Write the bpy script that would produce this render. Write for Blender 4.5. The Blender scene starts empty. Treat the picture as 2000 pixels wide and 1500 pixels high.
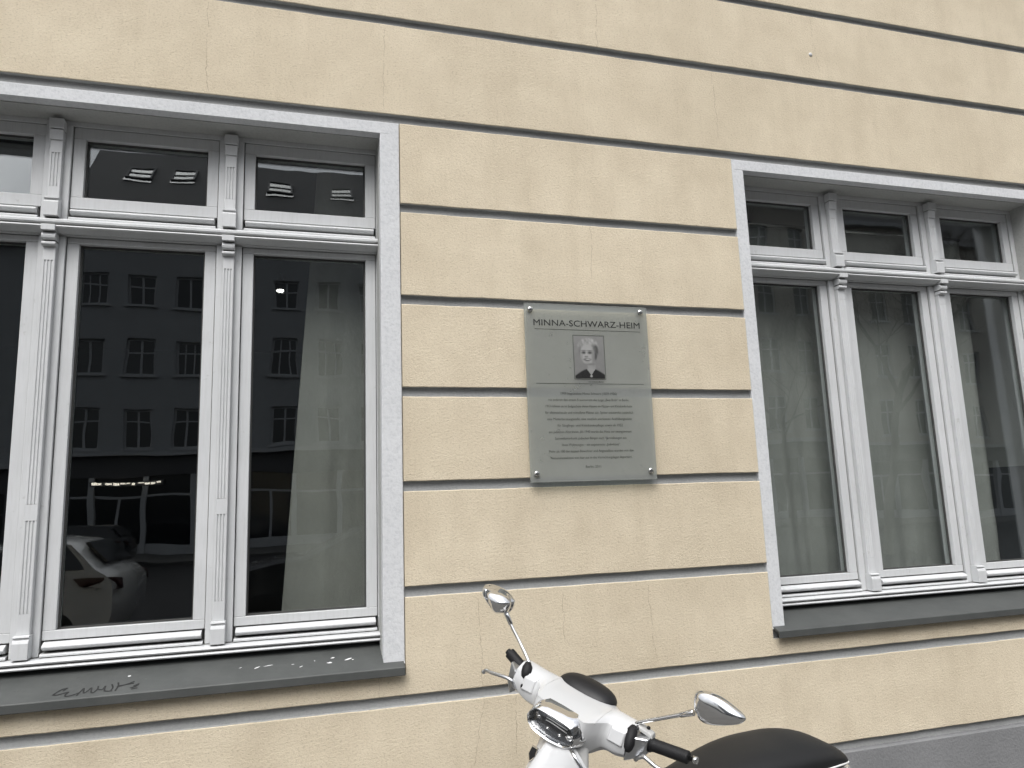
import bpy, bmesh, math, random
from mathutils import Vector, Matrix, noise
random.seed(7)
sc = bpy.context.scene
COL = sc.collection
R = math.radians

# ------------------------------------------------------------------ camera
YAW, PITCH, ROLL, FPX = 0.280628, 0.161870, -0.035957, 1428.67
EYE = Vector((0.0, -3.0, 1.62))
cy, sy, cp, sp = math.cos(YAW), math.sin(YAW), math.cos(PITCH), math.sin(PITCH)
fwd = Vector((sy*cp, cy*cp, sp)); rgt = Vector((cy, -sy, 0)); upv = rgt.cross(fwd)
cr, sr = math.cos(ROLL), math.sin(ROLL)
r2 = cr*rgt + sr*upv; u2 = -sr*rgt + cr*upv
cam = bpy.data.cameras.new('camera'); camo = bpy.data.objects.new('camera', cam); COL.objects.link(camo)
camo.matrix_world = Matrix(((r2.x, u2.x, -fwd.x, EYE.x), (r2.y, u2.y, -fwd.y, EYE.y), (r2.z, u2.z, -fwd.z, EYE.z), (0, 0, 0, 1)))
cam.sensor_fit = 'HORIZONTAL'; cam.sensor_width = 36.0; cam.lens = FPX/2000*36
cam.clip_start = 0.05; cam.clip_end = 1500
sc.camera = camo

# ------------------------------------------------------------------ sky, sun, exposure
SUN_ELEV, SUN_AZ = R(56), R(205)          # azimuth clockwise from +Y
wd = bpy.data.worlds.new('World'); sc.world = wd; wd.use_nodes = True
nt = wd.node_tree; nt.nodes.clear()
out = nt.nodes.new('ShaderNodeOutputWorld'); bg = nt.nodes.new('ShaderNodeBackground')
sky = nt.nodes.new('ShaderNodeTexSky'); sky.sky_type = 'NISHITA'; sky.sun_disc = False
sky.sun_elevation = SUN_ELEV; sky.sun_rotation = SUN_AZ; sky.air_density = 1.0; sky.dust_density = 3.0
hsv = nt.nodes.new('ShaderNodeHueSaturation'); hsv.inputs['Saturation'].default_value = 0.16
tc = nt.nodes.new('ShaderNodeTexCoord'); nz = nt.nodes.new('ShaderNodeTexNoise')
nz.inputs['Scale'].default_value = 3.2; nz.inputs['Detail'].default_value = 7; nz.inputs['Roughness'].default_value = 0.55
rmp = nt.nodes.new('ShaderNodeValToRGB')
rmp.color_ramp.elements[0].position = 0.34; rmp.color_ramp.elements[0].color = (0.72, 0.73, 0.75, 1)
rmp.color_ramp.elements[1].position = 0.66; rmp.color_ramp.elements[1].color = (1.25, 1.25, 1.25, 1)
mul = nt.nodes.new('ShaderNodeMix'); mul.data_type = 'RGBA'; mul.blend_type = 'MULTIPLY'; mul.inputs[0].default_value = 1.0
nt.links.new(sky.outputs[0], hsv.inputs['Color'])
nt.links.new(tc.outputs['Generated'], nz.inputs['Vector']); nt.links.new(nz.outputs['Fac'], rmp.inputs['Fac'])
nt.links.new(hsv.outputs['Color'], mul.inputs[6]); nt.links.new(rmp.outputs['Color'], mul.inputs[7])
sxy = nt.nodes.new('ShaderNodeSeparateXYZ'); nt.links.new(tc.outputs['Generated'], sxy.inputs[0])
zr_ = nt.nodes.new('ShaderNodeValToRGB'); nt.links.new(sxy.outputs[2], zr_.inputs['Fac'])     # overcast: about three times brighter overhead than at the horizon
zr_.color_ramp.elements[0].position = 0.0; zr_.color_ramp.elements[0].color = (0.42, 0.42, 0.42, 1)
zr_.color_ramp.elements[1].position = 1.0; zr_.color_ramp.elements[1].color = (1.9, 1.9, 1.9, 1)
mul2 = nt.nodes.new('ShaderNodeMix'); mul2.data_type = 'RGBA'; mul2.blend_type = 'MULTIPLY'; mul2.inputs[0].default_value = 1.0
nt.links.new(mul.outputs[2], mul2.inputs[6]); nt.links.new(zr_.outputs['Color'], mul2.inputs[7])
nt.links.new(mul2.outputs[2], bg.inputs['Color']); bg.inputs['Strength'].default_value = 0.15
nt.links.new(bg.outputs[0], out.inputs['Surface'])
sl = bpy.data.lights.new('sun', 'SUN'); sl.energy = 1.3; sl.angle = R(40); sl.color = (1.0, 0.97, 0.93)
slo = bpy.data.objects.new('sun', sl); COL.objects.link(slo)
sd = Vector((math.sin(SUN_AZ)*math.cos(SUN_ELEV), math.cos(SUN_AZ)*math.cos(SUN_ELEV), math.sin(SUN_ELEV)))
slo.rotation_euler = (-sd).to_track_quat('-Z', 'Y').to_euler(); slo.location = (0, -10, 30)
vs = sc.view_settings
sc.display_settings.display_device = 'sRGB'
vs.view_transform = 'Standard'; vs.look = 'None'; vs.gamma = 1.0; vs.use_curve_mapping = False
vs.exposure = 0.43

# ------------------------------------------------------------------ materials
def mat_new(name):
    m = bpy.data.materials.new(name); m.use_nodes = True
    return m, m.node_tree, m.node_tree.nodes['Principled BSDF']
def N(t, typ, **kw):
    n = t.nodes.new(typ)
    for k, v in kw.items():
        if hasattr(n, k): setattr(n, k, v)
        else: n.inputs[k].default_value = v
    return n
def ramp(t, fac, stops):
    r = t.nodes.new('ShaderNodeValToRGB')
    while len(r.color_ramp.elements) < len(stops): r.color_ramp.elements.new(0.5)
    for e, (p, c) in zip(r.color_ramp.elements, stops):
        e.position = p; e.color = c if len(c) == 4 else (*c, 1)
    t.links.new(fac, r.inputs['Fac']); return r.outputs['Color']
def mixc(t, a, b, fac, mode='MIX'):
    m = t.nodes.new('ShaderNodeMix'); m.data_type = 'RGBA'; m.blend_type = mode
    for s, v in ((0, fac), (6, a), (7, b)):
        if hasattr(v, 'is_linked') or hasattr(v, 'links'): t.links.new(v, m.inputs[s])
        elif s == 0: m.inputs[0].default_value = v
        else: m.inputs[s].default_value = (*v, 1)
    return m.outputs[2]
def math_(t, op, a, b=None, c=None):
    m = t.nodes.new('ShaderNodeMath'); m.operation = op
    for i, v in enumerate((a, b, c)):
        if v is None: continue
        if hasattr(v, 'links'): t.links.new(v, m.inputs[i])
        else: m.inputs[i].default_value = v
    return m.outputs[0]
def noise_(t, vec, scale, detail=4, rough=0.55, stretch=None):
    if stretch:
        mp = t.nodes.new('ShaderNodeMapping'); mp.inputs['Scale'].default_value = stretch
        t.links.new(vec, mp.inputs['Vector']); vec = mp.outputs[0]
    n = t.nodes.new('ShaderNodeTexNoise'); n.inputs['Scale'].default_value = scale
    n.inputs['Detail'].default_value = detail; n.inputs['Roughness'].default_value = rough
    t.links.new(vec, n.inputs['Vector']); return n.outputs['Fac']
def bump(t, h, strength, dist, normal=None):
    b = t.nodes.new('ShaderNodeBump'); b.inputs['Strength'].default_value = strength; b.inputs['Distance'].default_value = dist
    t.links.new(h, b.inputs['Height'])
    if normal: t.links.new(normal, b.inputs['Normal'])
    return b.outputs[0]
def wpos(t): return t.nodes.new('ShaderNodeNewGeometry').outputs['Position']

def plain(name, col, rough=0.5, metal=0.0, var=0.06, scale=30, bmp=0.0, bscale=200, spec=None, coat=0):
    m, t, b = mat_new(name); p = wpos(t)
    n = noise_(t, p, scale, 5)
    lo = tuple(max(0, c*(1-var)) for c in col); hi = tuple(min(1, c*(1+var)) for c in col)
    t.links.new(ramp(t, n, [(0.3, lo), (0.7, hi)]), b.inputs['Base Color'])
    b.inputs['Roughness'].default_value = rough; b.inputs['Metallic'].default_value = metal
    if spec is not None: b.inputs['Specular IOR Level'].default_value = spec
    if coat: b.inputs['Coat Weight'].default_value = coat; b.inputs['Coat Roughness'].default_value = 0.03
    if bmp: t.links.new(bump(t, noise_(t, p, bscale, 3), bmp, 0.002), b.inputs['Normal'])
    return m

# hairline cracks in the plaster: (x at top, z top, x at bottom, z bottom)
CRACKS = [(0.690, 1.245, 0.700, 0.905), (0.700, 0.865, 0.655, 0.60), (1.445, 1.25, 1.466, 0.93), (1.366, 4.16, 1.356, 3.77),
          (-0.408, 3.76, -0.396, 3.34), (0.330, 3.74, 0.322, 3.36), (0.299, 0.985, 0.291, 0.905), (1.05, 1.245, 1.055, 1.05),
          (1.985, 3.75, 1.99, 3.40), (3.02, 1.0, 3.03, 0.905), (0.835, 0.86, 0.832, 0.62), (2.62, 4.15, 2.64, 3.85), (1.27, 2.88, 1.262, 2.62)]
def stucco():
    m, t, b = mat_new('cream_stucco'); p = wpos(t)
    big = noise_(t, p, 0.9, 4); mid = noise_(t, p, 5.0, 5, 0.6); fine = noise_(t, p, 150, 3, 0.6, (0.75, 1, 1.25))
    strk = noise_(t, p, 3.0, 4, 0.6, (2.2, 1, 0.25))
    c = ramp(t, big, [(0.3, (0.618, 0.540, 0.408)), (0.7, (0.706, 0.622, 0.477))])
    c = mixc(t, c, ramp(t, mid, [(0.3, (0.87, 0.855, 0.84)), (0.65, (1, 1, 1))]), 0.8, 'MULTIPLY')
    c = mixc(t, c, ramp(t, strk, [(0.30, (0.86, 0.845, 0.825)), (0.5, (1, 1, 1))]), 0.45, 'MULTIPLY')
    c = mixc(t, c, ramp(t, fine, [(0.31, (0.70, 0.68, 0.655)), (0.46, (1, 1, 1)), (0.62, (1.0, 1.0, 1.0)), (0.75, (1.06, 1.06, 1.06))]), 0.8, 'MULTIPLY')
    # sparse dark pits in the grain
    pit = noise_(t, p, 75, 2, 0.5)
    c = mixc(t, c, ramp(t, pit, [(0.22, (0.74, 0.72, 0.69)), (0.31, (1, 1, 1))]), 0.7, 'MULTIPLY')
    sx = t.nodes.new('ShaderNodeSeparateXYZ'); t.links.new(p, sx.inputs[0])
    wob = math_(t, 'MULTIPLY', math_(t, 'SUBTRACT', noise_(t, p, 9, 4, 0.65), 0.5), 0.05)
    tot = None
    for x1, z1, x0, z0 in CRACKS:
        k = (x1-x0)/(z1-z0)
        xc = math_(t, 'MULTIPLY_ADD', sx.outputs[2], k, x0-k*z0)
        d = math_(t, 'ABSOLUTE', math_(t, 'ADD', math_(t, 'SUBTRACT', sx.outputs[0], xc), wob))
        a = math_(t, 'LESS_THAN', d, 0.0011)
        zc = math_(t, 'LESS_THAN', math_(t, 'ABSOLUTE', math_(t, 'SUBTRACT', sx.outputs[2], (z0+z1)/2)), abs(z1-z0)/2)
        a = math_(t, 'MULTIPLY', a, zc)
        tot = a if tot is None else math_(t, 'MAXIMUM', tot, a)
    brk = math_(t, 'MULTIPLY', tot, math_(t, 'GREATER_THAN', noise_(t, p, 14, 3), 0.40))
    c = mixc(t, c, (0.33, 0.27, 0.19), math_(t, 'MULTIPLY', brk, 0.55))
    t.links.new(c, b.inputs['Base Color'])
    b.inputs['Roughness'].default_value = 0.92; b.inputs['Specular IOR Level'].default_value = 0.2
    h = math_(t, 'ADD', noise_(t, p, 210, 3, 0.65, (0.85, 1, 1.15)), math_(t, 'MULTIPLY', noise_(t, p, 95, 2, 0.5, (0.85, 1, 1.1)), 0.75))
    h = math_(t, 'SUBTRACT', h, math_(t, 'MULTIPLY', brk, 0.8))
    n1 = bump(t, mid, 0.12, 0.02)
    t.links.new(bump(t, h, 0.62, 0.0036, n1), b.inputs['Normal'])
    return m
def grey_plaster(name, lo, hi, strength=0.5):
    m, t, b = mat_new(name); p = wpos(t)
    c = ramp(t, noise_(t, p, 3, 5, 0.6), [(0.3, lo), (0.7, hi)])
    sp_ = noise_(t, p, 90, 3, 0.6)
    c = mixc(t, c, ramp(t, sp_, [(0.28, (0.84, 0.85, 0.86)), (0.50, (1, 1, 1)), (0.7, (1.06, 1.06, 1.06))]), 0.85, 'MULTIPLY')
    t.links.new(c, b.inputs['Base Color']); b.inputs['Roughness'].default_value = 0.9
    b.inputs['Specular IOR Level'].default_value = 0.2
    t.links.new(bump(t, math_(t, 'ADD', sp_, noise_(t, p, 45, 2)), strength, 0.003), b.inputs['Normal'])
    return m
def white_paint():
    m, t, b = mat_new('white_window_paint'); p = wpos(t)
    grain = noise_(t, p, 20, 4, 0.6, (6, 6, 0.5)); big = noise_(t, p, 4, 4); dirt = noise_(t, p, 28, 5, 0.7)
    c = ramp(t, big, [(0.3, (0.545, 0.556, 0.562)), (0.7, (0.60, 0.61, 0.618))])
    c = mixc(t, c, ramp(t, grain, [(0.3, (0.91, 0.91, 0.90)), (0.55, (1, 1, 1))]), 0.7, 'MULTIPLY')
    c = mixc(t, c, ramp(t, dirt, [(0.27, (0.62, 0.60, 0.56)), (0.36, (1, 1, 1))]), 0.55, 'MULTIPLY')
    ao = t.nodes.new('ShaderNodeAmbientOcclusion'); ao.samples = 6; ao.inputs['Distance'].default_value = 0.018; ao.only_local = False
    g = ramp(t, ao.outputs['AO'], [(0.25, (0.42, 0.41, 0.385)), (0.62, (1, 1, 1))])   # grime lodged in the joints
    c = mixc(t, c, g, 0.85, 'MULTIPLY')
    t.links.new(c, b.inputs['Base Color']); b.inputs['Roughness'].default_value = 0.42
    t.links.new(bump(t, grain, 0.12, 0.002), b.inputs['Normal'])
    return m
def zinc():
    m, t, b = mat_new('grey_sill_metal'); p = wpos(t)
    c = ramp(t, noise_(t, p, 6, 6, 0.65), [(0.3, (0.060, 0.064, 0.062)), (0.7, (0.082, 0.086, 0.083))])
    c = mixc(t, c, ramp(t, noise_(t, p, 60, 4, 0.7), [(0.25, (0.75, 0.74, 0.72)), (0.4, (1, 1, 1)), (0.70, (1, 1, 1)), (0.76, (1.9, 1.9, 1.9))]), 0.8, 'MULTIPLY')
    t.links.new(c, b.inputs['Base Color']); b.inputs['Roughness'].default_value = 0.55; b.inputs['Metallic'].default_value = 0.15
    t.links.new(bump(t, noise_(t, p, 8, 3), 0.15, 0.01), b.inputs['Normal'])
    return m
def glass(name, r0=0.092, tint=(0.93, 0.95, 0.94), wave=0.02):
    m = bpy.data.materials.new(name); m.use_nodes = True; t = m.node_tree; t.nodes.clear()
    o = t.nodes.new('ShaderNodeOutputMaterial'); mx = t.nodes.new('ShaderNodeMixShader')
    tr = t.nodes.new('ShaderNodeBsdfTransparent'); tr.inputs[0].default_value = (*tint, 1)
    gl = t.nodes.new('ShaderNodeBsdfGlossy'); gl.inputs['Roughness'].default_value = 0.0; gl.inputs['Color'].default_value = (0.95, 0.98, 1.0, 1)
    lw = t.nodes.new('ShaderNodeLayerWeight'); lw.inputs['Blend'].default_value = 0.5
    f5 = math_(t, 'POWER', lw.outputs['Facing'], 4.0)
    fr = math_(t, 'MULTIPLY_ADD', f5, 1-r0, r0)
    p = wpos(t)
    bn = bump(t, noise_(t, p, 2.3, 2, 0.4), wave, 0.05)
    t.links.new(bn, gl.inputs['Normal'])
    t.links.new(fr, mx.inputs[0]); t.links.new(tr.outputs[0], mx.inputs[1]); t.links.new(gl.outputs[0], mx.inputs[2])
    t.links.new(mx.outputs[0], o.inputs['Surface']); return m
def emit(name, col, s):
    m, t, b = mat_new(name); b.inputs['Base Color'].default_value = (*col, 1)
    b.inputs['Emission Color'].default_value = (*col, 1); b.inputs['Emission Strength'].default_value = s; return m
def curtain_mat(name, col):
    m, t, b = mat_new(name); p = wpos(t)
    w = noise_(t, p, 260, 2, 0.5, (1, 1, 0.3))
    c = ramp(t, noise_(t, p, 3.5, 5, 0.6), [(0.3, tuple(x*0.9 for x in col)), (0.7, tuple(min(1, x*1.08) for x in col))])
    c = mixc(t, c, ramp(t, w, [(0.3, (0.92, 0.92, 0.92)), (0.6, (1, 1, 1))]), 0.8, 'MULTIPLY')
    t.links.new(c, b.inputs['Base Color']); b.inputs['Roughness'].default_value = 0.9; b.inputs['Specular IOR Level'].default_value = 0.15
    cr_ = noise_(t, p, 7, 4, 0.6, (1.4, 1, 0.8))
    t.links.new(bump(t, cr_, 0.55, 0.02), b.inputs['Normal'])
    return m
def plate_mat():
    m, t, b = mat_new('grey_acrylic_plate'); p = wpos(t)
    c = ramp(t, noise_(t, p, 5, 5, 0.6), [(0.3, (0.33, 0.337, 0.32)), (0.7, (0.375, 0.383, 0.367))])
    c = mixc(t, c, ramp(t, noise_(t, p, 18, 5, 0.7), [(0.27, (0.86, 0.86, 0.85)), (0.42, (1, 1, 1))]), 0.6, 'MULTIPLY')
    t.links.new(c, b.inputs['Base Color']); b.inputs['Roughness'].default_value = 0.35
    o = [n for n in t.nodes if n.type == 'OUTPUT_MATERIAL'][0]
    tr = t.nodes.new('ShaderNodeBsdfTransparent'); tr.inputs[0].default_value = (0.86, 0.90, 0.885, 1)
    mx = t.nodes.new('ShaderNodeMixShader'); mx.inputs[0].default_value = 0.45
    t.links.new(tr.outputs[0], mx.inputs[1]); t.links.new(b.outputs[0], mx.inputs[2]); t.links.new(mx.outputs[0], o.inputs['Surface'])
    return m
def vcol_print():
    m, t, b = mat_new('printed_photo'); a = t.nodes.new('ShaderNodeVertexColor'); a.layer_name = 'print'
    t.links.new(a.outputs['Color'], b.inputs['Base Color']); b.inputs['Roughness'].default_value = 0.4; return m
def asphalt(name, c0, c1, sc_=40):
    m, t, b = mat_new(name); p = wpos(t)
    c = ramp(t, noise_(t, p, sc_, 5, 0.7), [(0.3, c0), (0.7, c1)])
    c = mixc(t, c, ramp(t, noise_(t, p, 0.7, 4), [(0.3, (0.8, 0.8, 0.8)), (0.7, (1, 1, 1))]), 1.0, 'MULTIPLY')
    t.links.new(c, b.inputs['Base Color']); b.inputs['Roughness'].default_value = 0.9; b.inputs['Specular IOR Level'].default_value = 0.08
    t.links.new(bump(t, noise_(t, p, 150, 2), 0.4, 0.004), b.inputs['Normal']); return m

M = dict(
    stucco=stucco(),
    groove=grey_plaster('grey_groove_paint', (0.35, 0.355, 0.35), (0.41, 0.415, 0.41), 0.25),
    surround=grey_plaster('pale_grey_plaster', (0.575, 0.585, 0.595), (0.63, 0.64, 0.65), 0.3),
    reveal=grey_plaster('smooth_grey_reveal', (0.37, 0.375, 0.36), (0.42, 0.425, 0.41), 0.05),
    plinth=grey_plaster('grey_plinth_plaster', (0.185, 0.187, 0.19), (0.22, 0.222, 0.225)),
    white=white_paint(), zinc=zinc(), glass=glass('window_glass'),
    seal=plain('dark_glazing_seal', (0.05, 0.05, 0.048), 0.6),
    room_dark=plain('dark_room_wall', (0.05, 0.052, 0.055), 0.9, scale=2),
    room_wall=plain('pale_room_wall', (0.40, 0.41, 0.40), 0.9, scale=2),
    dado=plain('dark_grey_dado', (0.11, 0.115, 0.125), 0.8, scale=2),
    floor_in=plain('room_floor', (0.10, 0.085, 0.07), 0.6, scale=4),
    curt_l=curtain_mat('taupe_curtain', (0.255, 0.252, 0.232)), curt_r=curtain_mat('grey_curtain', (0.315, 0.316, 0.30)),
    plate=plate_mat(), ink=plain('black_print', (0.012, 0.012, 0.013), 0.45, scale=8), ink2=plain('grey_print', (0.018, 0.018, 0.018), 0.5),
    steel=plain('brushed_steel', (0.62, 0.62, 0.61), 0.25, 1.0, 0.05), photo=vcol_print(),
    chrome=plain('chrome', (0.80, 0.80, 0.80), 0.045, 1.0, 0.02), alu=plain('cast_aluminium', (0.55, 0.56, 0.57), 0.28, 1.0, 0.05),
    scoot=plain('white_scooter_lacquer', (0.50, 0.506, 0.51), 0.25, 0, 0.015, 4, coat=0.8),
    black=plain('black_plastic', (0.010, 0.010, 0.011), 0.42, 0, 0.1, 60, 0.1, 500, spec=0.3), rubber=plain('black_rubber', (0.009, 0.009, 0.010), 0.6, 0, 0.1, 80, 0.25, 700, spec=0.3),
    seat=plain('black_seat_vinyl', (0.011, 0.0115, 0.0125), 0.5, 0, 0.08, 40, 0.2, 900, spec=0.3), piping=plain('white_piping', (0.75, 0.75, 0.74), 0.5),
    greyplastic=plain('grey_scooter_plastic', (0.42, 0.42, 0.41), 0.35), lens=glass('clear_lens', 0.05, (0.97, 0.97, 0.97), 0.0),
    dark_in=plain('dark_reflector', (0.07, 0.073, 0.077), 0.22, 0.8), led=plain('frosted_light_bar', (0.55, 0.56, 0.56), 0.15),
    tyre=plain('tyre', (0.02, 0.02, 0.02), 0.85), red=plain('red_lens', (0.045, 0.02, 0.02), 0.12),
    marker=plain('black_marker_ink', (0.010, 0.010, 0.010), 0.6), fleck=plain('white_paint_fleck', (0.72, 0.72, 0.72), 0.6),
    paving=asphalt('paving_slabs', (0.10, 0.099, 0.095), (0.135, 0.133, 0.129), 25), road=asphalt('road_asphalt', (0.022, 0.022, 0.024), (0.034, 0.034, 0.036)),
    kerb=asphalt('kerb_granite', (0.26, 0.26, 0.255), (0.36, 0.36, 0.35), 60),
    far_grey=plain('far_grey_render', (0.34, 0.35, 0.36), 0.9, scale=1.5), far_warm=plain('far_beige_render', (0.40, 0.375, 0.335), 0.9, scale=1.5),
    far_shop=plain('dark_shopfront', (0.09, 0.09, 0.095), 0.7, scale=2), far_trim=plain('far_pale_trim', (0.43, 0.44, 0.45), 0.8, scale=2),
    far_glass=plain('far_window_glass', (0.02, 0.022, 0.025), 0.06, 0, 0.05, spec=0.9), tile=plain('dark_roof_tile', (0.045, 0.045, 0.048), 0.8, 0, 0.2, 12),
    skyglass=plain('skylight_glass', (0.085, 0.087, 0.087), 0.08, 0.9, 0.02), lampwarm=emit('warm_shop_lamp', (1.0, 0.9, 0.75), 3.5),
    lampwhite=emit('ceiling_lamp_glow', (1.0, 0.97, 0.9), 9.0), bark=plain('grey_bark', (0.07, 0.063, 0.055), 0.9, 0, 0.25, 20),
    carpaint=plain('white_car_lacquer', (0.42, 0.42, 0.415), 0.25, 0, 0.01, coat=0.8), carglass=plain('car_glass', (0.015, 0.016, 0.018), 0.05, 0, 0.02, spec=0.8),
)

# ------------------------------------------------------------------ mesh helpers
def tag(o, label=None, cat=None, group=None, kind=None):
    for k, v in (('label', label), ('category', cat), ('group', group), ('kind', kind)):
        if v: o[k] = v
    return o
def thing(name, loc, label, cat, group=None):
    o = bpy.data.objects.new(name, None); o.location = loc; o.empty_display_size = 0.1; COL.objects.link(o)
    return tag(o, label, cat, group)
def worldloc(o):
    v = Vector((0, 0, 0))
    while o is not None: v += o.location; o = o.parent
    return v
class MB:
    def __init__(s): s.v = []; s.f = []; s.m = []; s.sm = []
    def add(s, verts, faces, mi=0, smooth=False):
        b = len(s.v); s.v += [Vector(x) for x in verts]
        for f in faces: s.f.append(tuple(b+i for i in f)); s.m.append(mi); s.sm.append(smooth)
        return s
    def box(s, x0, x1, y0, y1, z0, z1, mi=0):
        return s.add([(x0, y0, z0), (x1, y0, z0), (x1, y1, z0), (x0, y1, z0), (x0, y0, z1), (x1, y0, z1), (x1, y1, z1), (x0, y1, z1)],
                     [(0, 3, 2, 1), (4, 5, 6, 7), (0, 1, 5, 4), (1, 2, 6, 5), (2, 3, 7, 6), (3, 0, 4, 7)], mi)
    def prism_x(s, x0, x1, prof, mi=0, smooth=False):      # prof: (y,z) closed loop
        n = len(prof)
        vs_ = [(x0, y, z) for y, z in prof] + [(x1, y, z) for y, z in prof]
        fs = [(i, (i+1) % n, n+(i+1) % n, n+i) for i in range(n)]
        s.add(vs_, fs, mi, smooth); b = len(s.v)-2*n
        s.f += [tuple(b+i for i in reversed(range(n))), tuple(b+n+i for i in range(n))]; s.m += [mi, mi]; s.sm += [False, False]
        return s
    def prism_z(s, z0, z1, prof, mi=0):                    # prof: (x,y) closed loop
        n = len(prof)
        s.add([(x, y, z0) for x, y in prof]+[(x, y, z1) for x, y in prof],
              [(i, (i+1) % n, n+(i+1) % n, n+i) for i in range(n)]+[tuple(reversed(range(n))), tuple(range(n, 2*n))], mi)
        return s
    def loft(s, rings, mi=0, smooth=True, caps=True, closed=True):
        n = len(rings[0]); vs_ = [p for r in rings for p in r]; fs = []
        for k in range(len(rings)-1):
            for i in range(n if closed else n-1):
                a = k*n+i; b_ = k*n+(i+1) % n; fs.append((a, b_, b_+n, a+n))
        s.add(vs_, fs, mi, smooth)
        if caps:
            b = len(s.v)-len(vs_)
            s.f += [tuple(b+i for i in reversed(range(n))), tuple(b+(len(rings)-1)*n+i for i in range(n))]; s.m += [mi, mi]; s.sm += [False, False]
        return s
    def tube(s, pts, rad, seg=12, mi=0, caps=True):
        pts = [Vector(p) for p in pts]
        if not isinstance(rad, (list, tuple)): rad = [rad]*len(pts)
        rings = []; prev = None
        for i, p in enumerate(pts):
            d = (pts[min(i+1, len(pts)-1)]-pts[max(i-1, 0)]).normalized()
            if prev is None:
                prev = d.orthogonal().normalized()
            prev = (prev - d*prev.dot(d)).normalized(); q = d.cross(prev)
            rings.append([p+rad[i]*(math.cos(2*math.pi*k/seg)*prev+math.sin(2*math.pi*k/seg)*q) for k in range(seg)])
        return s.loft(rings, mi, True, caps)
    def ball(s, c, rx, ax=None, seg=16, rings=10, mi=0, power=1.0):
        ax = ax or (Vector((1, 0, 0)), Vector((0, 1, 0)), Vector((0, 0, 1))); c = Vector(c); rr = []
        def pw(x): return math.copysign(abs(x)**power, x)
        for i in range(rings+1):
            th = math.pi*i/rings; z = -math.cos(th); r = max(math.sin(th), 1e-3)
            rr.append([c+ax[0]*rx[0]*pw(r*math.cos(2*math.pi*k/seg))+ax[1]*rx[1]*pw(r*math.sin(2*math.pi*k/seg))+ax[2]*rx[2]*pw(z) for k in range(seg)])
        return s.loft(rr, mi, True, True)
    def build(s, name, mats, parent=None, bevel=0, bseg=2, sharp=None):
        if not isinstance(mats, (list, tuple)): mats = [mats]
        off = worldloc(parent) if parent else Vector((0, 0, 0))
        me = bpy.data.meshes.new(name); me.from_pydata([v-off for v in s.v], [], s.f)
        for m in mats: me.materials.append(m)
        for p, mi, sm in zip(me.polygons, s.m, s.sm): p.material_index = mi; p.use_smooth = sm
        bm = bmesh.new(); bm.from_mesh(me)
        if bevel:
            bmesh.ops.remove_doubles(bm, verts=bm.verts, dist=1e-5)
            ed = [e for e in bm.edges if len(e.link_faces) == 2 and e.calc_face_angle(0) > R(35)]
            bmesh.ops.bevel(bm, geom=ed, offset=bevel, segments=bseg, profile=0.5, affect='EDGES', clamp_overlap=True)
        bmesh.ops.recalc_face_normals(bm, faces=bm.faces)
        bm.to_mesh(me); bm.free()
        o = bpy.data.objects.new(name, me); COL.objects.link(o)
        if parent: o.parent = parent
        if sharp:
            try: me.set_sharp_from_angle(angle=R(sharp))
            except Exception: pass
        return o
def crom(pts, n, closed=True):
    out_ = []; m = len(pts); P = [Vector(p) for p in pts]
    segs = m if closed else m-1
    for i in range(n):
        tt = i*segs/(n if closed else n-1); k = min(int(tt), segs-1); f = tt-k
        g = (lambda j: P[j % m]) if closed else (lambda j: P[max(0, min(m-1, j))])
        a, b, c, d = g(k-1), g(k), g(k+1), g(k+2)
        out_.append(0.5*((2*b)+(c-a)*f+(2*a-5*b+4*c-d)*f*f+(3*b-a-3*c+d)*f**3))
    return out_
def text_mesh(body, width, height=None, thin=0.0, spacing=1.0):
    cu = bpy.data.curves.new('txt', 'FONT'); cu.body = body; cu.size = 1.0; cu.align_x = 'CENTER'; cu.offset = thin; cu.resolution_u = 3
    cu.space_character = spacing; cu.extrude = 0.004
    o = bpy.data.objects.new('txt', cu); COL.objects.link(o); bpy.context.view_layer.update()
    me = bpy.data.meshes.new_from_object(o.evaluated_get(bpy.context.evaluated_depsgraph_get()))
    bpy.data.objects.remove(o); bpy.data.curves.remove(cu)
    xs = [v.co.x for v in me.vertices]; sx = width/(max(xs)-min(xs)); cx = (max(xs)+min(xs))/2
    hy = height/0.72 if height else sx
    vv = [((v.co.x-cx)*sx, v.co.y*hy, v.co.z) for v in me.vertices]; ff = [tuple(p.vertices) for p in me.polygons]
    bpy.data.meshes.remove(me); return vv, ff

# ================================================================== SETTING: ground
def struct(name, mb, m): return tag(mb.build(name, m), kind='structure')
g = MB(); g.box(-120, 120, -6.3, 0.6, -0.4, 0.0); struct('pavement', g, M['paving'])
g = MB(); g.box(-120, 120, -6.45, -6.3, -0.4, 0.005); struct('kerb', g, M['kerb'])
g = MB(); g.box(-300, 300, -300, 300, -0.6, -0.135); struct('ground', g, M['road'])
g = MB(); g.box(-300, 300, -25.8, -6.45, -0.5, -0.12); struct('road', g, M['road'])
g = MB(); g.box(-120, 120, -25.95, -25.8, -0.4, 0.005); g.box(-120, 120, -31.9, -25.95, -0.4, 0.0); struct('far_pavement', g, M['paving'])

# ================================================================== THE FACADE
bld = thing('apartment_building', (1.2, 0.2, 0), 'cream rendered apartment building with grooved plaster bands and two white three-light windows', 'building')
WL = dict(x0=-1.585, x1=0.307, panes=[(-1.534, -1.064), (-0.875, -0.406), (-0.213, 0.257)], sw=0.083)
WR = dict(x0=2.118, x1=4.041, panes=[(2.172, 2.642), (2.845, 3.308), (3.512, 3.965)], sw=0.066)
ZT, ZB = 3.237, 1.02
XA, XB = -7.0, 11.0
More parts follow.
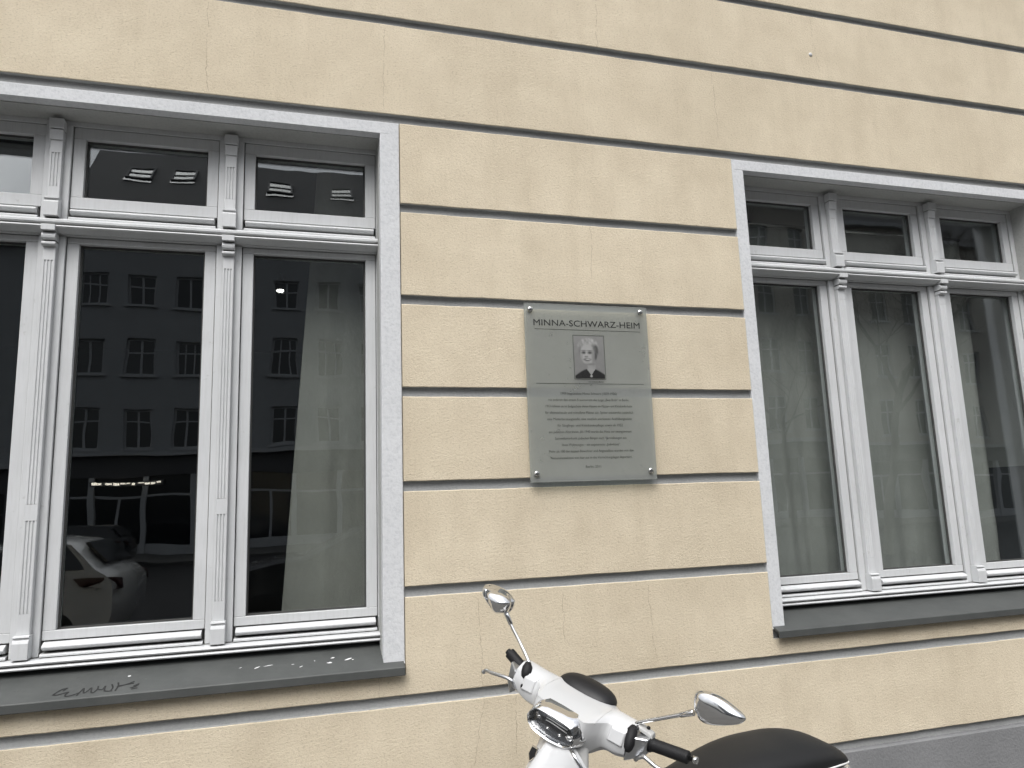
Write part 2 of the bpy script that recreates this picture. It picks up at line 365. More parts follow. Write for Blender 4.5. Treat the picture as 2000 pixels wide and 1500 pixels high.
# wall core (its face is the back of the grooves)
c = MB()
GD = 0.0225
c.box(XA, XB, GD, 0.30, ZT+0.03, 6.2); c.box(XA, XB, GD, 0.30, 0.0, 0.97)
for a, b in ((XA, WL['x0']-0.03), (WL['x1']+0.03, WR['x0']-0.03), (WR['x1']+0.03, XB)): c.box(a, b, GD, 0.30, 0.97, ZT+0.03)
c.build('wall_core', M['groove'], bld)

def band(rects, name='plaster_band'):
    """rects: (x0,x1,z0,z1,rough_bottom,rough_top); front faces cream, lips grey; edges slightly uneven"""
    mb = MB()
    for x0, x1, z0, z1, rb, rt in rects:
        nx = max(2, int((min(x1, 6)-max(x0, -3))/0.022)) if x1-x0 < 20 else 700
        fr = []; xs = [x0+(x1-x0)*i/nx for i in range(nx+1)]
        def wob(x, z, a): return a*(noise.noise(Vector((x*7, z*3, 1.3)))*0.9+noise.noise(Vector((x*31, z*3, 4.1)))*0.8)
        rows = [(z0, 0, rb, True), (z0+0.004, 0, rb, False), (z1-0.004, 0, rt, False), (z1, 0, rt, True)]
        vs_ = []
        for x in xs:
            db = wob(x, z0, 0.0016) if rb else 0; dt = wob(x, z1, 0.0016) if rt else 0
            vs_ += [(x, 0.025, z0+(0.002 if rb else 0)), (x, 0.0022 if rb else 0.0, z0+db), (x, 0.0, z0+0.003+db), (x, 0.0, z1-0.003+dt), (x, 0.0022 if rt else 0.0, z1+dt), (x, 0.025, z1-(0.0 if rt else 0))]
        fs = []; mi = []
        for i in range(nx):
            for k, m_ in ((0, 1), (1, 0), (2, 0), (3, 0), (4, 1)):
                a = i*6+k; fs.append((a, a+6, a+7, a+1)); mi.append(m_)
        b0 = len(mb.f); mb.add(vs_, fs)
        mb.m[b0:] = mi
        n_ = nx*6; b = len(mb.v)-len(vs_)
        mb.f += [tuple(b+i for i in range(6)), tuple(b+n_+i for i in reversed(range(6)))]; mb.m += [0, 0]; mb.sm += [False, False]
    return mb.build(name, [M['stucco'], M['groove']], bld)
LXa, LXb = WL['x0']-WL['sw'], WL['x1']+WL['sw']
RXa, RXb = WR['x0']-WR['sw'], WR['x1']+WR['sw']
GAP = 0.040
zg = dict(A=4.212, B=3.800, C=3.328, D=2.918, E=2.508, F=2.1127, G=1.724, H=1.3095, I=0.902, J=0.502)
band([(XA, XB, 5.05, 6.2, 1, 0)]); band([(XA, XB, 4.63, 5.05-GAP, 1, 1)]); band([(XA, XB, zg['A'], 4.63-GAP, 1, 1)])
band([(XA, XB, zg['B'], zg['A']-GAP, 1, 1)]); band([(XA, XB, zg['C'], zg['B']-GAP, 1, 1)])
seq = ['C', 'D', 'E', 'F', 'G', 'H']
for a, b in zip(seq[:-1], seq[1:]):
    for x0, x1 in ((XA, LXa-0.003), (LXb+0.003, RXa-0.003), (RXb+0.003, XB)): band([(x0, x1, zg[b], zg[a]-GAP, 1, 1)])
band([(XA, XB, zg['I'], 0.976, 1, 0), (XA, LXa-0.003, 0.976, zg['H']-GAP, 0, 1), (LXb+0.003, RXa-0.003, 0.976, zg['H']-GAP, 0, 1), (RXb+0.003, XB, 0.976, zg['H']-GAP, 0, 1)])
band([(XA, XB, zg['J'], zg['I']-GAP, 1, 1)])
pl = MB(); pl.box(XA, XB, -0.012, 0.05, 0.0, zg['J']-GAP); pl.build('plinth', M['plinth'], bld, bevel=0.004)

def surround(W):
    mb = MB(); x0, x1, sw = W['x0'], W['x1'], W['sw']; yf, yb = 0.0045, 0.06
    top = zg['C']-GAP+0.002
    mb.box(x0-sw, x1+sw, yf, yb, ZT, top); mb.box(x0-sw, x0, yf, yb, ZB, ZT); mb.box(x1, x1+sw, yf, yb, ZB, ZT)
    so = mb.build('window_surround', M['surround'], bld, bevel=0.003)
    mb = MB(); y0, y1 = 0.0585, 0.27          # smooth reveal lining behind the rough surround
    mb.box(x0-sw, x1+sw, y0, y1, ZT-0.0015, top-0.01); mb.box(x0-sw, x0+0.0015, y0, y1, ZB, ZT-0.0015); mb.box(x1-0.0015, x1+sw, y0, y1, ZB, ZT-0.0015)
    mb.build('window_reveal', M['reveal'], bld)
    return so
surround(WL); surround(WR)

def window(W, tilts):
    x0, x1, panes = W['x0'], W['x1'], W['panes']; S = 0.044
    fr = MB()
    fr.box(x0-0.06, x1+0.06, 0.166, 0.25, 3.214, 3.30)
    fr.box(x0-0.06, panes[0][0]-S-0.002, 0.165, 0.25, 1.06, 3.214); fr.box(panes[2][1]+S+0.002, x1+0.06, 0.165, 0.25, 1.06, 3.214)
    fr.box(panes[0][0]-S, panes[2][1]+S, 0.212, 0.25, 2.765, 2.858); fr.box(panes[0][0]-S, panes[2][1]+S, 0.212, 0.25, 1.065, 1.182)
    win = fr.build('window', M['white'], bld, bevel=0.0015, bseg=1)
    # moulded horizontal bars
    tb = MB(); tb.prism_x(x0+0.001, x1-0.001, [(0.21, 2.802), (0.138, 2.802), (0.128, 2.795), (0.120, 2.792), (0.112, 2.790), (0.106, 2.784), (0.106, 2.776), (0.112, 2.771), (0.120, 2.769), (0.120, 2.766), (0.107, 2.763), (0.104, 2.758), (0.109, 2.753), (0.126, 2.748), (0.140, 2.744), (0.152, 2.7425), (0.152, 2.739), (0.21, 2.738)])
    tb.build('transom_bar', M['white'], win)
    ws = MB(); ws.prism_x(x0+0.001, x1-0.001, [(0.21, 1.1275), (0.120, 1.1245), (0.112, 1.121), (0.109, 1.116), (0.112, 1.111), (0.124, 1.108), (0.124, 1.1055), (0.112, 1.103), (0.109, 1.098), (0.112, 1.0935), (0.128, 1.091), (0.21, 1.089)])
    ws.build('timber_sill', M['white'], win)
    for (a, b) in ((panes[0][1], panes[1][0]), (panes[1][1], panes[2][0])):
        mc = (a+b)/2
        mu = MB(); mu.box(a+S+0.0025, b-S-0.0025, 0.158, 0.25, 2.803, 3.2135); mu.box(a+S+0.0025, b-S-0.0025, 0.158, 0.25, 1.128, 2.737)
        mu.build('mullion', M['white'], win, bevel=0.002)
        def pil(zb0, zs0, zs1, up):
            p_ = MB(); hw = 0.0225; yf, yb = 0.134, 0.1585; fl = W['flute']
            def prof(fluted):
                L = [(mc-hw, yb), (mc-hw, yf+0.002), (mc-hw+0.002, yf)]
                if fluted:
                    for k in (-1, 0, 1):
                        xx = mc+k*0.0115; L += [(xx-0.0036, yf), (xx-0.002, yf+fl), (xx+0.002, yf+fl), (xx+0.0036, yf)]
                return L+[(mc+hw-0.002, yf), (mc+hw, yf+0.002), (mc+hw, yb)]
            if up: f0, f1 = zs0+0.050, zs1-0.055; rng = [(f0, f1)]
            else: rng = [(zs0+0.075, 1.62), (1.68, zs1-0.055)] if W['split'] else [(zs0+0.075, zs1-0.055)]
            z = zs0
            for f0, f1 in rng:
                p_.prism_z(z, f0, prof(False)); p_.prism_z(f0, f1, prof(True)); z = f1
            p_.prism_z(z, zs1, prof(False))
            hb = 0.0262
            def blk(za, zb_, yy, h=hb, ch=0.0): p_.prism_x(mc-h, mc+h, [(yb, za), (yy+ch, za), (yy, za+ch), (yy, zb_-ch), (yy+ch, zb_), (yb, zb_)])
            if up:
                blk(3.176, 3.2185, 0.116, hb, 0.001); p_.prism_x(mc-0.0245, mc+0.0245, [(yb, 3.132), (0.128, 3.132), (0.126, 3.150), (0.120, 3.172), (yb, 3.172)])
                p_.prism_x(mc-hb, mc+hb, [(yb, 2.806), (0.114, 2.806), (0.114, 2.862), (0.117, 2.868), (0.122, 2.870), (0.122, 2.874), (0.116, 2.877), (0.116, 2.884), (yb, 2.886)])
            else:
                blk(2.7395, 2.7635, 0.100, 0.0245, 0.001)
                p_.prism_x(mc-0.0245, mc+0.0245, [(yb, 2.706), (0.121, 2.706), (0.112, 2.712), (0.110, 2.722), (0.116, 2.733), (0.120, 2.7365), (yb, 2.7365)])
                p_.prism_x(mc-0.0245, mc+0.0245, [(yb, 2.681), (0.122, 2.683), (0.116, 2.688), (0.116, 2.695), (0.122, 2.7), (yb, 2.7)])
                p_.prism_x(mc-hb, mc+hb, [(yb, 1.1295), (0.112, 1.1295), (0.112, 1.186), (0.116, 1.196), (0.122, 1.199), (0.122, 1.203), (0.116, 1.206), (0.118, 1.212), (yb, 1.214)])
            return p_.build('pilaster', M['white'], win, bevel=0.0012, bseg=1)
        pil(0, 2.884, 3.134, True); pil(0, 1.212, 2.683, False)
    for i, (a, b) in enumerate(panes):
        for lo, hi, so, st, bead_top in ((2.910, 3.165, 2.860, 3.2125, 2.855), (1.218, 2.712, 1.1835, 2.7365, 1.179)):
            sa = MB(); yf, yb = 0.172, 0.238
            sa.box(a-S, b+S, yf, yb, hi, st); sa.box(a-S, b+S, yf-0.001, yb, so, lo)
            sa.box(a-S, a, yf+0.0004, yb, lo, hi); sa.box(b, b+S, yf+0.0004, yb, lo, hi)
            so_ = sa.build('sash', M['white'], win, bevel=0.0022)
            se = MB(); q = 0.0065; y0, y1 = 0.194, 0.203
            se.box(a, b, y0, y1, lo, lo+q); se.box(a, b, y0, y1, hi-q, hi); se.box(a, a+q, y0, y1, lo+q, hi-q); se.box(b-q, b, y0, y1, lo+q, hi-q)
            se.build('glazing_seal', M['seal'], win)
            pn = MB(); pn.box(a+0.0005-(a+b)/2, b-0.0005-(a+b)/2, -0.003, 0.003, lo-(lo+hi)/2, hi-(lo+hi)/2)
            po = pn.build('window_pane', M['glass'])
            po.parent = win; po.location = Vector(((a+b)/2, 0.2075, (lo+hi)/2))-worldloc(win)
            tx, tz = tilts.get((i, lo > 2), (0, 0)); po.rotation_euler = (R(tx), 0, R(tz))
            # drip bead under the sash, and the strip below it
            bd = MB(); bh = 0.028
            pr = [(0.21, bead_top-0.001), (0.168, bead_top)] + [(0.160-0.020*math.sin(math.pi*k/8), bead_top-0.002-bh*(k/8)) for k in range(9)] + [(0.172, bead_top-bh-0.002), (0.21, bead_top-bh-0.002)]
            bd.prism_x(a-S+0.009, b+S-0.009, pr, 0, False)
            zz = bead_top-0.036
            e_ = 0.003
            bd.prism_x(a-S+e_, b+S-e_, [(0.21, zz-0.001), (0.150, zz-0.003), (0.146, zz-0.007), (0.146, zz-0.0145), (0.21, zz-0.0145)])
            bd.build('drip_bead', M['white'], win, bevel=0.001, bseg=1)
    return win
WL['flute'], WL['split'] = 0.0035, True; WR['flute'], WR['split'] = 0.0011, False
wl = window(WL, {(0, True): (-6.0, 1.0), (0, False): (-0.5, 0.6), (2, True): (-0.15, 0.1), (2, False): (0.1, -0.15)})
wr = window(WR, {(0, True): (0.4, 0.3), (1, True): (-0.5, 0), (2, True): (-0.9, 0.5), (0, False): (0.2, 0.2), (2, False): (-0.2, 0.3)})
tag(wl, 'white three-light window over the sill with black graffiti'); tag(wr, 'white three-light window with grey curtains, right of the plaque')

def metal_sill(W):
    x0, x1, sw = W['x0'], W['x1'], W['sw']; mb = MB()
    prof = [(0.185, 1.0905), (0.166, 1.0895), (0.150, 1.079), (-0.034, 1.0145), (-0.037, 1.012), (-0.037, 0.983), (-0.032, 0.981), (-0.030, 0.983), (-0.030, 1.004), (0.14, 1.065), (0.185, 1.075)]
    mb.prism_x(x0-sw+0.004, x1+sw-0.004, prof)
    return mb.build('window_sill', M['zinc'], bld, bevel=0.0012, bseg=1)
sill_l = metal_sill(WL); sill_r = metal_sill(WR)
for W, par in ((WL, sill_l), (WR, sill_r)):          # ragged filler where the rough jambs stand on the metal
    for xa, xb in ((W['x0']-W['sw'], W['x0']), (W['x1'], W['x1']+W['sw'])):
        mb = MB(); n_ = 14; rr_ = []
        for i in range(n_+1):
            x = xa+(xb-xa)*i/n_; h = 0.004+0.005*abs(noise.noise(Vector((x*60, 2, 3)))); d = 0.002+0.004*abs(noise.noise(Vector((x*45, 7, 1))))
            rr_.append([(x, 0.006, 1.016), (x, 0.004-d, 1.017), (x, 0.004-d*.8, 1.02+h*.5), (x, 0.006, 1.02+h)])
        mb.loft(rr_); mb.build('filler_bead', M['fleck'], par)
def sill_z(y): return 1.0145+(y+0.034)*(1.079-1.0145)/0.184
# graffiti strokes on the slope: pixel-free metric layout, a = along x, b = up the slope
GX0, GY0 = -0.832, 0.0
strokes = [[(12, 52), (36, 20), (58, 12)], [(58, 12), (46, 30)], [(12, 52), (30, 55), (70, 42), (64, 58), (70, 72), (95, 66), (118, 52)],
           [(112, 74), (122, 40), (128, 26), (136, 58), (150, 44), (158, 26), (166, 58), (176, 64)], [(176, 64), (186, 40), (184, 18)], [(186, 40), (206, 46), (214, 22)],
           [(214, 22), (220, 58), (250, 62)], [(238, 14), (248, 38), (246, 56)], [(262, 4), (268, 30), (264, 64)], [(264, 36), (300, 24), (330, 6)], [(268, 30), (330, 20)],
           [(322, 54), (344, 44), (352, 28), (334, 40)], [(330, 62), (352, 58)]]
gm = MB()
def slope_pt(a, b):
    x = GX0+a*0.00078; y = 0.038-b*0.00082
    return Vector((x, y, sill_z(y)+0.0008))
for st in strokes:
    P = crom([(a, b, 0) for a, b in st], max(4, 5*len(st)), closed=False) if len(st) > 2 else [Vector((a, b, 0)) for a, b in st]
    for i in range(len(P)-1):
        a, b = P[i], P[i+1]; d = (b-a); d.normalize(); n_ = Vector((-d.y, d.x, 0))*3.7; e_ = d*1.2
        q = [a-n_-e_, b-n_+e_, b+n_+e_, a+n_-e_]
        lift = 0.00004*(len(gm.f) % 9)
        gm.add([slope_pt(v.x, v.y)+Vector((0, 0, lift)) for v in q], [(0, 1, 2, 3)])
gm.build('graffiti_tag', M['marker'], sill_l)
fm = MB()
for (cx, cyy, r1, r2_, ang) in [(0.118, 0.070, 0.010, 0.004, 0.3), (0.176, 0.052, 0.016, 0.0045, 0.5), (0.105, 0.038, 0.011, 0.005, 0), (0.193, 0.046, 0.004, 0.003, 0), (-0.16, 0.050, 0.013, 0.0025, 0.5), (-0.12, 0.056, 0.018, 0.0018, 0.2), (-0.03, 0.05, 0.006, 0.0015, 0), (0.0, 0.03, 0.007, 0.002, 0.6), (-0.22, 0.058, 0.006, 0.0016, 0.4), (0.05, 0.06, 0.003, 0.002, 0), (-0.6, 0.07, 0.006, 0.003, 0.2)]:
    n_ = 9; pts = []
    for k in range(n_):
        t_ = 2*math.pi*k/n_; rr = random.uniform(0.65, 1.2); a = r1*rr*math.cos(t_); b = r2_*rr*math.sin(t_)
        x = cx+a*math.cos(ang)-b*math.sin(ang); y = cyy+a*math.sin(ang)+b*math.cos(ang); pts.append((x, y, sill_z(y)+0.0006))
    fm.add(pts, [tuple(range(n_))])
tag(fm.build('paint_flecks', M['fleck'], sill_l), kind='stuff')

mb = MB(); mb.ball((2.598, 0.0, 3.941), (.011, .006, .011), None, 12, 8); mb.build('wall_plug', M['white'], bld)
# rooms behind the windows
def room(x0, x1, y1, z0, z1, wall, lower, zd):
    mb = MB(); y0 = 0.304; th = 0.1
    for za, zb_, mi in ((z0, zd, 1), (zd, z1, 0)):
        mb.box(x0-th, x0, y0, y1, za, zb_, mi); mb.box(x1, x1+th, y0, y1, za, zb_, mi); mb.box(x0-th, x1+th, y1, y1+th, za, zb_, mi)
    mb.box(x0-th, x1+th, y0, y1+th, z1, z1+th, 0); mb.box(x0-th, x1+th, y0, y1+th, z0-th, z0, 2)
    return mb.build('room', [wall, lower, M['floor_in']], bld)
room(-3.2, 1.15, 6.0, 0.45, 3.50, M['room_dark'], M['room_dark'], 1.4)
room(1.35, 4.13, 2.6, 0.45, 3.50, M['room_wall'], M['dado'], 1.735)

# ------------------------------------------------------------------ curtains (hang inside: things of their own)
def curtain(xa_top, xa_bot, xb, z0, z1, m, lam, amp, seed, label, left_edge=True):
    nx, nz_ = 150, 60; y0 = 0.362
    t = thing('curtain', ((xa_top+xb)/2, y0, z0), label, 'curtain', 'curtains behind the windows')
    mb = MB(); vs_ = []
    for j in range(nz_+1):
        f = j/nz_; z = z0+(z1-z0)*f
        e0 = xa_bot+(xa_top-xa_bot)*f
        for i in range(nx+1):
            s_ = i/nx; x = e0+(xb-e0)*s_
            xx = x+0.04*noise.noise(Vector((x*1.7+seed, z*0.5, seed)))
            a = amp*(0.55+0.6*noise.noise(Vector((x*2.1, z*0.35, seed+3))))*(0.75+0.35*(1-f))
            y = y0+a*math.sin(2*math.pi*xx/lam+seed)+0.28*a*math.sin(2*math.pi*xx/(lam*0.37)+1.7*seed)+0.006*noise.noise(Vector((x*6, z*5, seed)))
            vs_.append((x, y, z))
    fs = [(j*(nx+1)+i, j*(nx+1)+i+1, (j+1)*(nx+1)+i+1, (j+1)*(nx+1)+i) for j in range(nz_) for i in range(nx)]
    mb.add(vs_, fs, 0, True); o = mb.build('fabric', m, t)
    md = o.modifiers.new('thick', 'SOLIDIFY'); md.thickness = 0.002
    hem = MB(); hem.tube([(xa_top-0.02, y0, z1+0.012), (xb, y0, z1+0.012)], 0.011, 10); hem.build('curtain_rail', M['steel'], t)
    return t
curtain(0.052, -0.100, 0.62, 0.95, 3.22, M['curt_l'], 0.27, 0.013, 2.2, 'taupe curtain drawn aside at the right edge of the left window')
# right window: two curtains, one nearly closing the window, one bunched
curtain(1.95, 1.95, 2.80, 0.95, 3.10, M['curt_r'], 0.27, 0.034, 5.1, 'grey curtain behind the first pane of the right window')
curtain(2.775, 2.79, 3.845, 0.95, 3.10, M['curt_r'], 0.36, 0.034, 8.4, 'grey curtain across the middle and third panes of the right window')

lt = thing('ceiling_lamp', (-0.19, 2.9, 3.36), 'small round lit ceiling lamp seen through the left window', 'lamp')
mb = MB(); mb.loft([[(-0.19+r*math.cos(2*math.pi*k/20), 2.9+r*math.sin(2*math.pi*k/20), z) for k in range(20)] for r, z in ((0.026, 3.36), (0.026, 3.352))]); mb.build('diffuser', M['lampwhite'], lt)
mb = MB(); mb.loft([[(-0.19+r*math.cos(2*math.pi*k/20), 2.9+r*math.sin(2*math.pi*k/20), z) for k in range(20)] for r, z in ((0.032, 3.361), (0.034, 3.38), (0.012, 3.50))]); mb.build('lamp_housing', M['room_dark'], lt)

# ================================================================== PLAQUE
PX0, PX1, PZ0, PZ1 = 0.922, 1.509, 1.703, 2.4865; PYF, PYB = -0.034, -0.026
pq = thing('memorial_plaque', ((PX0+PX1)/2, PYB, PZ0), 'grey memorial plaque with a portrait photo and German text on four steel screws', 'plaque')
mb = MB(); mb.box(PX0, PX1, PYF, PYB, PZ0, PZ1); plate = mb.build('plate', M['plate'], pq, bevel=0.0012, bseg=1)
for sx_, sz_ in ((0.949, 2.4575), (1.477, 2.4625), (0.949, 1.740), (1.479, 1.742)):
    mb = MB(); ring = lambda r, y: [(sx_+r*math.cos(2*math.pi*k/20), y, sz_+r*math.sin(2*math.pi*k/20)) for k in range(20)]
    mb.loft([ring(0.0125, PYF+0.0003), ring(0.0125, PYF-0.004), ring(0.0115, PYF-0.007), ring(0.007, PYF-0.009), ring(0.002, PYF-0.0095)])
    mb.loft([ring(0.009, PYB), ring(0.009, 0.001)])
    mb.build('screw', M['steel'], pq)
YT = PYF-0.0006
def put_text(name, body, cx, zb, width, height=None, thin=0.0, m='ink', spacing=1.0, parent=plate):
    vv, ff = text_mesh(body, width, height, thin, spacing)
    mb = MB(); mb.add([(cx+x, YT-(0.0003 if z > 0 else -0.0005), zb+y) for x, y, z in vv], ff)
    return mb.build(name, M[m], parent)
put_text('heading', 'MINNA-SCHWARZ-HEIM', 1.2165, 2.3865, 0.508, 0.0285, 0.001)
LN = [('1909 begründete Minna Schwarz (1859-1936)', .262), ('mit anderen den ersten Frauenverein der Loge „Bnai Brith“ in Berlin.', .380),
      ('1913 richtete sie im Erdgeschoss dieses Hauses ein Mütter- und Kleinkinderheim', .405), ('für alleinstehende und mittellose Mütter ein. Später entstanden zusätzlich', .412),
      ('eine Mütterberatungsstelle, eine staatlich anerkannte Ausbildungsstätte', .395), ('für Säuglings- und Kleinkinderpflege sowie ab 1932', .305),
      ('ein jüdisches Altersheim. Ab 1940 wurde das Haus zur zwangsweisen', .385), ('Sammelunterkunft jüdischer Bürger nach Vertreibungen aus', .332),
      ('ihren Wohnungen – ein sogenanntes „Judenhaus“.', .272), ('Mehr als 100 der letzten Bewohner und Angestellten wurden von den', .392),
      ('Nationalsozialisten von hier aus in das Vernichtungslager deportiert.', .378)]
zc = [2.0795-0.02795*k for k in range(11)]
for k, (s_, w_) in enumerate(LN): put_text('text_line', s_, 1.205, zc[k], w_, 0.0115, -0.012, 'ink2')
put_text('text_line', 'Berlin, 2011', 1.2085, 1.7605, 0.070, 0.0115, -0.012, 'ink2')
put_text('photo_credit', 'Foto: Jüdisches Museum', 1.243, 2.1355, 0.072, 0.0045, 0.002, 'ink2')
for x0, x1, z in ((0.966, 1.470, 2.3705), (0.964, 1.472, 2.1285)):
    mb = MB(); mb.box(x0, x1, YT-0.0003, PYF-0.0001, z-0.0008, z+0.0008); mb.build('rule_line', M['ink2'], plate)
# portrait print: a flat print, tones per vertex
def portrait(u, v):          # u 0..1 left-right, v 0..1 bottom-top  -> grey
    def blob(cx, cyy, rx, ry, soft=0.25):
        d = math.hypot((u-cx)/rx, (v-cyy)/ry); return max(0.0, min(1.0, (1+soft-d)/(2*soft)))
    def mix(a, b, f): return a+(b-a)*f
    u, v = 0.46+(u-0.46)/1.13, 0.60+(v-0.60)/1.13
    n1 = noise.noise(Vector((u*9, v*12, 0.4))); n2 = noise.noise(Vector((u*24, v*30, 2.4)))
    n3 = noise.noise(Vector((u*13, v*11, 7.4)))
    g_ = 0.165+0.04*v+0.015*n1
    g_ = mix(g_, 0.265+0.11*n3+0.05*n2, blob(0.47, 0.755, 0.31, 0.165, 0.10))
    g_ = mix(g_, 0.10+0.07*n3, blob(0.69, 0.645, 0.085, 0.13, 0.25))
    g_ = mix(g_, 0.05, blob(0.675, 0.53, 0.045, 0.07, 0.4)); g_ = mix(g_, 0.12, blob(0.225, 0.66, 0.04, 0.10, 0.5)*0.7)
    g_ = mix(g_, 0.24, blob(0.55, 0.34, 0.12, 0.16, 0.2))
    g_ = mix(g_, 0.315+0.02*n1, blob(0.44, 0.575, 0.205, 0.215, 0.12))
    g_ = mix(g_, 0.17, blob(0.615, 0.50, 0.05, 0.17, 0.6)*0.8); g_ = mix(g_, 0.20, blob(0.27, 0.50, 0.035, 0.12, 0.7)*0.6)
    for cx in (0.335, 0.515): g_ = mix(g_, 0.045, blob(cx, 0.605, 0.062, 0.026, 0.55)); g_ = mix(g_, 0.10, blob(cx, 0.648, 0.075, 0.014, 0.6)*0.8)
    g_ = mix(g_, 0.09, blob(0.405, 0.522, 0.045, 0.017, 0.6)); g_ = mix(g_, 0.36, blob(0.405, 0.57, 0.016, 0.05, 0.8)*0.6)
    g_ = mix(g_, 0.05, blob(0.43, 0.462, 0.105, 0.028, 0.4)); g_ = mix(g_, 0.42, blob(0.445, 0.468, 0.065, 0.011, 0.5))
    g_ = mix(g_, 0.15, blob(0.44, 0.415, 0.075, 0.014, 0.8)*0.6); g_ = mix(g_, 0.10, blob(0.50, 0.365, 0.12, 0.02, 0.8)*0.7)
    # dark blouse with open collar
    sh = 0.30-0.55*(abs(u-0.52)**1.6)
    bl = max(0, min(1, (sh-v)/0.03))
    vneck = 1 if (v > 0.13 and abs(u-0.53) < (v-0.13)*0.95) else 0
    g_ = mix(g_, 0.25 if vneck else 0.014+0.006*n2, bl)
    g_ = mix(g_, 0.30, blob(0.53, 0.115, 0.035, 0.022, 0.4))
    return max(0.012, g_)
nu, nv = 64, 88; ax0, ax1, az0, az1 = 1.146, 1.286, 2.153, 2.343
vs_ = [(ax0+(ax1-ax0)*i/nu, YT-0.0004, az0+(az1-az0)*j/nv) for j in range(nv+1) for i in range(nu+1)]
mb = MB(); mb.add(vs_, [(j*(nu+1)+i, j*(nu+1)+i+1, (j+1)*(nu+1)+i+1, (j+1)*(nu+1)+i) for j in range(nv) for i in range(nu)])
po = mb.build('portrait_photo', M['photo'], plate)
ca = po.data.color_attributes.new('print', 'FLOAT_COLOR', 'POINT')
k = 0
for j in range(nv+1):
    for i in range(nu+1):
        g_ = portrait(i/nu, j/nv); ca.data[k].color = (g_, g_*1.0, g_*0.97, 1); k += 1
mb = MB()
for a in ((ax0-0.0045, ax1+0.0045, az1+0.003, az1+0.0045), (ax0-0.0045, ax1+0.0045, az0-0.0045, az0-0.003), (ax0-0.0045, ax0-0.003, az0-0.003, az1+0.003), (ax1+0.003, ax1+0.0045, az0-0.003, az1+0.003)):
    mb.box(a[0], a[1], YT-0.0004, PYF-0.0001, a[2], a[3])
mb.build('photo_border', M['ink2'], plate)

# ================================================================== SCOOTER
O = Vector((0.84, -0.84, 1.02))
U = Vector((0.387, -0.48, -0.223)).normalized()
Wv = (Vector((0, 0, 1))-U.z*U).normalized(); V = U.cross(Wv)
def Hp(u, v, w): return O+u*U+v*V+w*Wv
hd = Vector((-0.97, -0.23, 0)).normalized(); ls = Vector((-hd.y, hd.x, 0))      # heading, rider's left
LEAN = R(7.0); G0 = Vector((O.x, O.y, 0))-ls*0.125
def Bp(a, s, z):           # a backwards from the bar, s to rider's left, z up, leaned onto the side stand
    s2 = s*math.cos(LEAN)+z*math.sin(LEAN); z2 = z*math.cos(LEAN)-s*math.sin(LEAN)
    return G0-hd*a+ls*s2+Vector((0, 0, z2))
sct = thing('motor_scooter', (G0.x, G0.y, 0), 'white motor scooter with chrome mirrors and a black seat parked in front of the wall', 'scooter')
def smooth01(x): x = max(0, min(1, x)); return x*x*(3-2*x)
# headset
CU = -0.045
cen = [(-.085, -.010), (-.05, .002), (-.015, .004), (.05, .002), (.108, -.006), (.116, -.012), (.120, -.055), (.098, -.100), (.085, -.110), (.04, -.120), (-.05, -.112), (-.080, -.09), (-.092, -.05)]
wing = [(-.046, -.004), (-.03, .010), (-.008, .014), (.014, .010), (.036, -.004), (.042, -.010), (.052, -.040), (.050, -.070), (.042, -.078), (.015, -.094), (-.022, -.090), (-.040, -.075), (-.050, -.04)]
rings = []
for i in range(41):
    uu = -0.262+(0.146+0.262)*i/40
    f = smooth01((abs(uu-CU)-0.078)/0.050)
    tap = 1-0.10*smooth01((abs(uu-CU)-0.15)/0.06)
    pr = [((a[0]*(1-f)+b[0]*f)*tap, (a[1]*(1-f)+b[1]*f-0.04)*tap+0.04*1.0-0.0) for a, b in zip(cen, wing)]
    cc = crom([(a, b, 0) for a, b in pr], 52)
    rings.append([Hp(uu, q.x, q.y) for q in cc])
mb = MB(); mb.loft(rings); mb.build('handlebar_cover', M['scoot'], sct, sharp=50)
for sg in (-1, 1):          # grey tubes draw in the shading along the soft ridges beside the middle panel
    uu = CU+sg*0.1; f = smooth01((abs(uu-CU)-0.078)/0.050)
    pr = [((a[0]*(1-f)+b[0]*f), (a[1]*(1-f)+b[1]*f)) for a, b in zip(cen, wing)]
    cc = crom([(a, b, 0) for a, b in pr], 52)
    mb = MB(); mb.tube([Hp(uu, q.x, q.y) for q in cc[7:21]], 0.0009, 6); mb.build('ridge_shade_line', M['greyplastic'], sct)
def bosses(side):
    u0, u1 = (0.082, 0.140) if side > 0 else (-0.232, -0.178)
    mb = MB(); e = 0.010
    b0 = [Hp(u0, .046, -.050), Hp(u1, .046, -.048), Hp(u1, .030, .004), Hp(u0, .032, .002)]
    b1 = [Hp(u0+e, .058, -.044), Hp(u1-e*.6, .057, -.043), Hp(u1-e*.6, .046, -.008), Hp(u0+e, .048, -.010)]
    mb.add(b0+b1, [(4, 5, 6, 7), (0, 1, 5, 4), (1, 2, 6, 5), (2, 3, 7, 6), (3, 0, 4, 7), (3, 2, 1, 0)])
    o = mb.build('indicator_boss', M['scoot'], sct, bevel=0.003)
    return o
bosses(1); bl = bosses(-1)
mb = MB(); mb.ball(Hp(-0.222, .053, -.038), (.005, .004, .008), (U, V, Wv)); mb.build('bolt_hole', M['black'], sct)
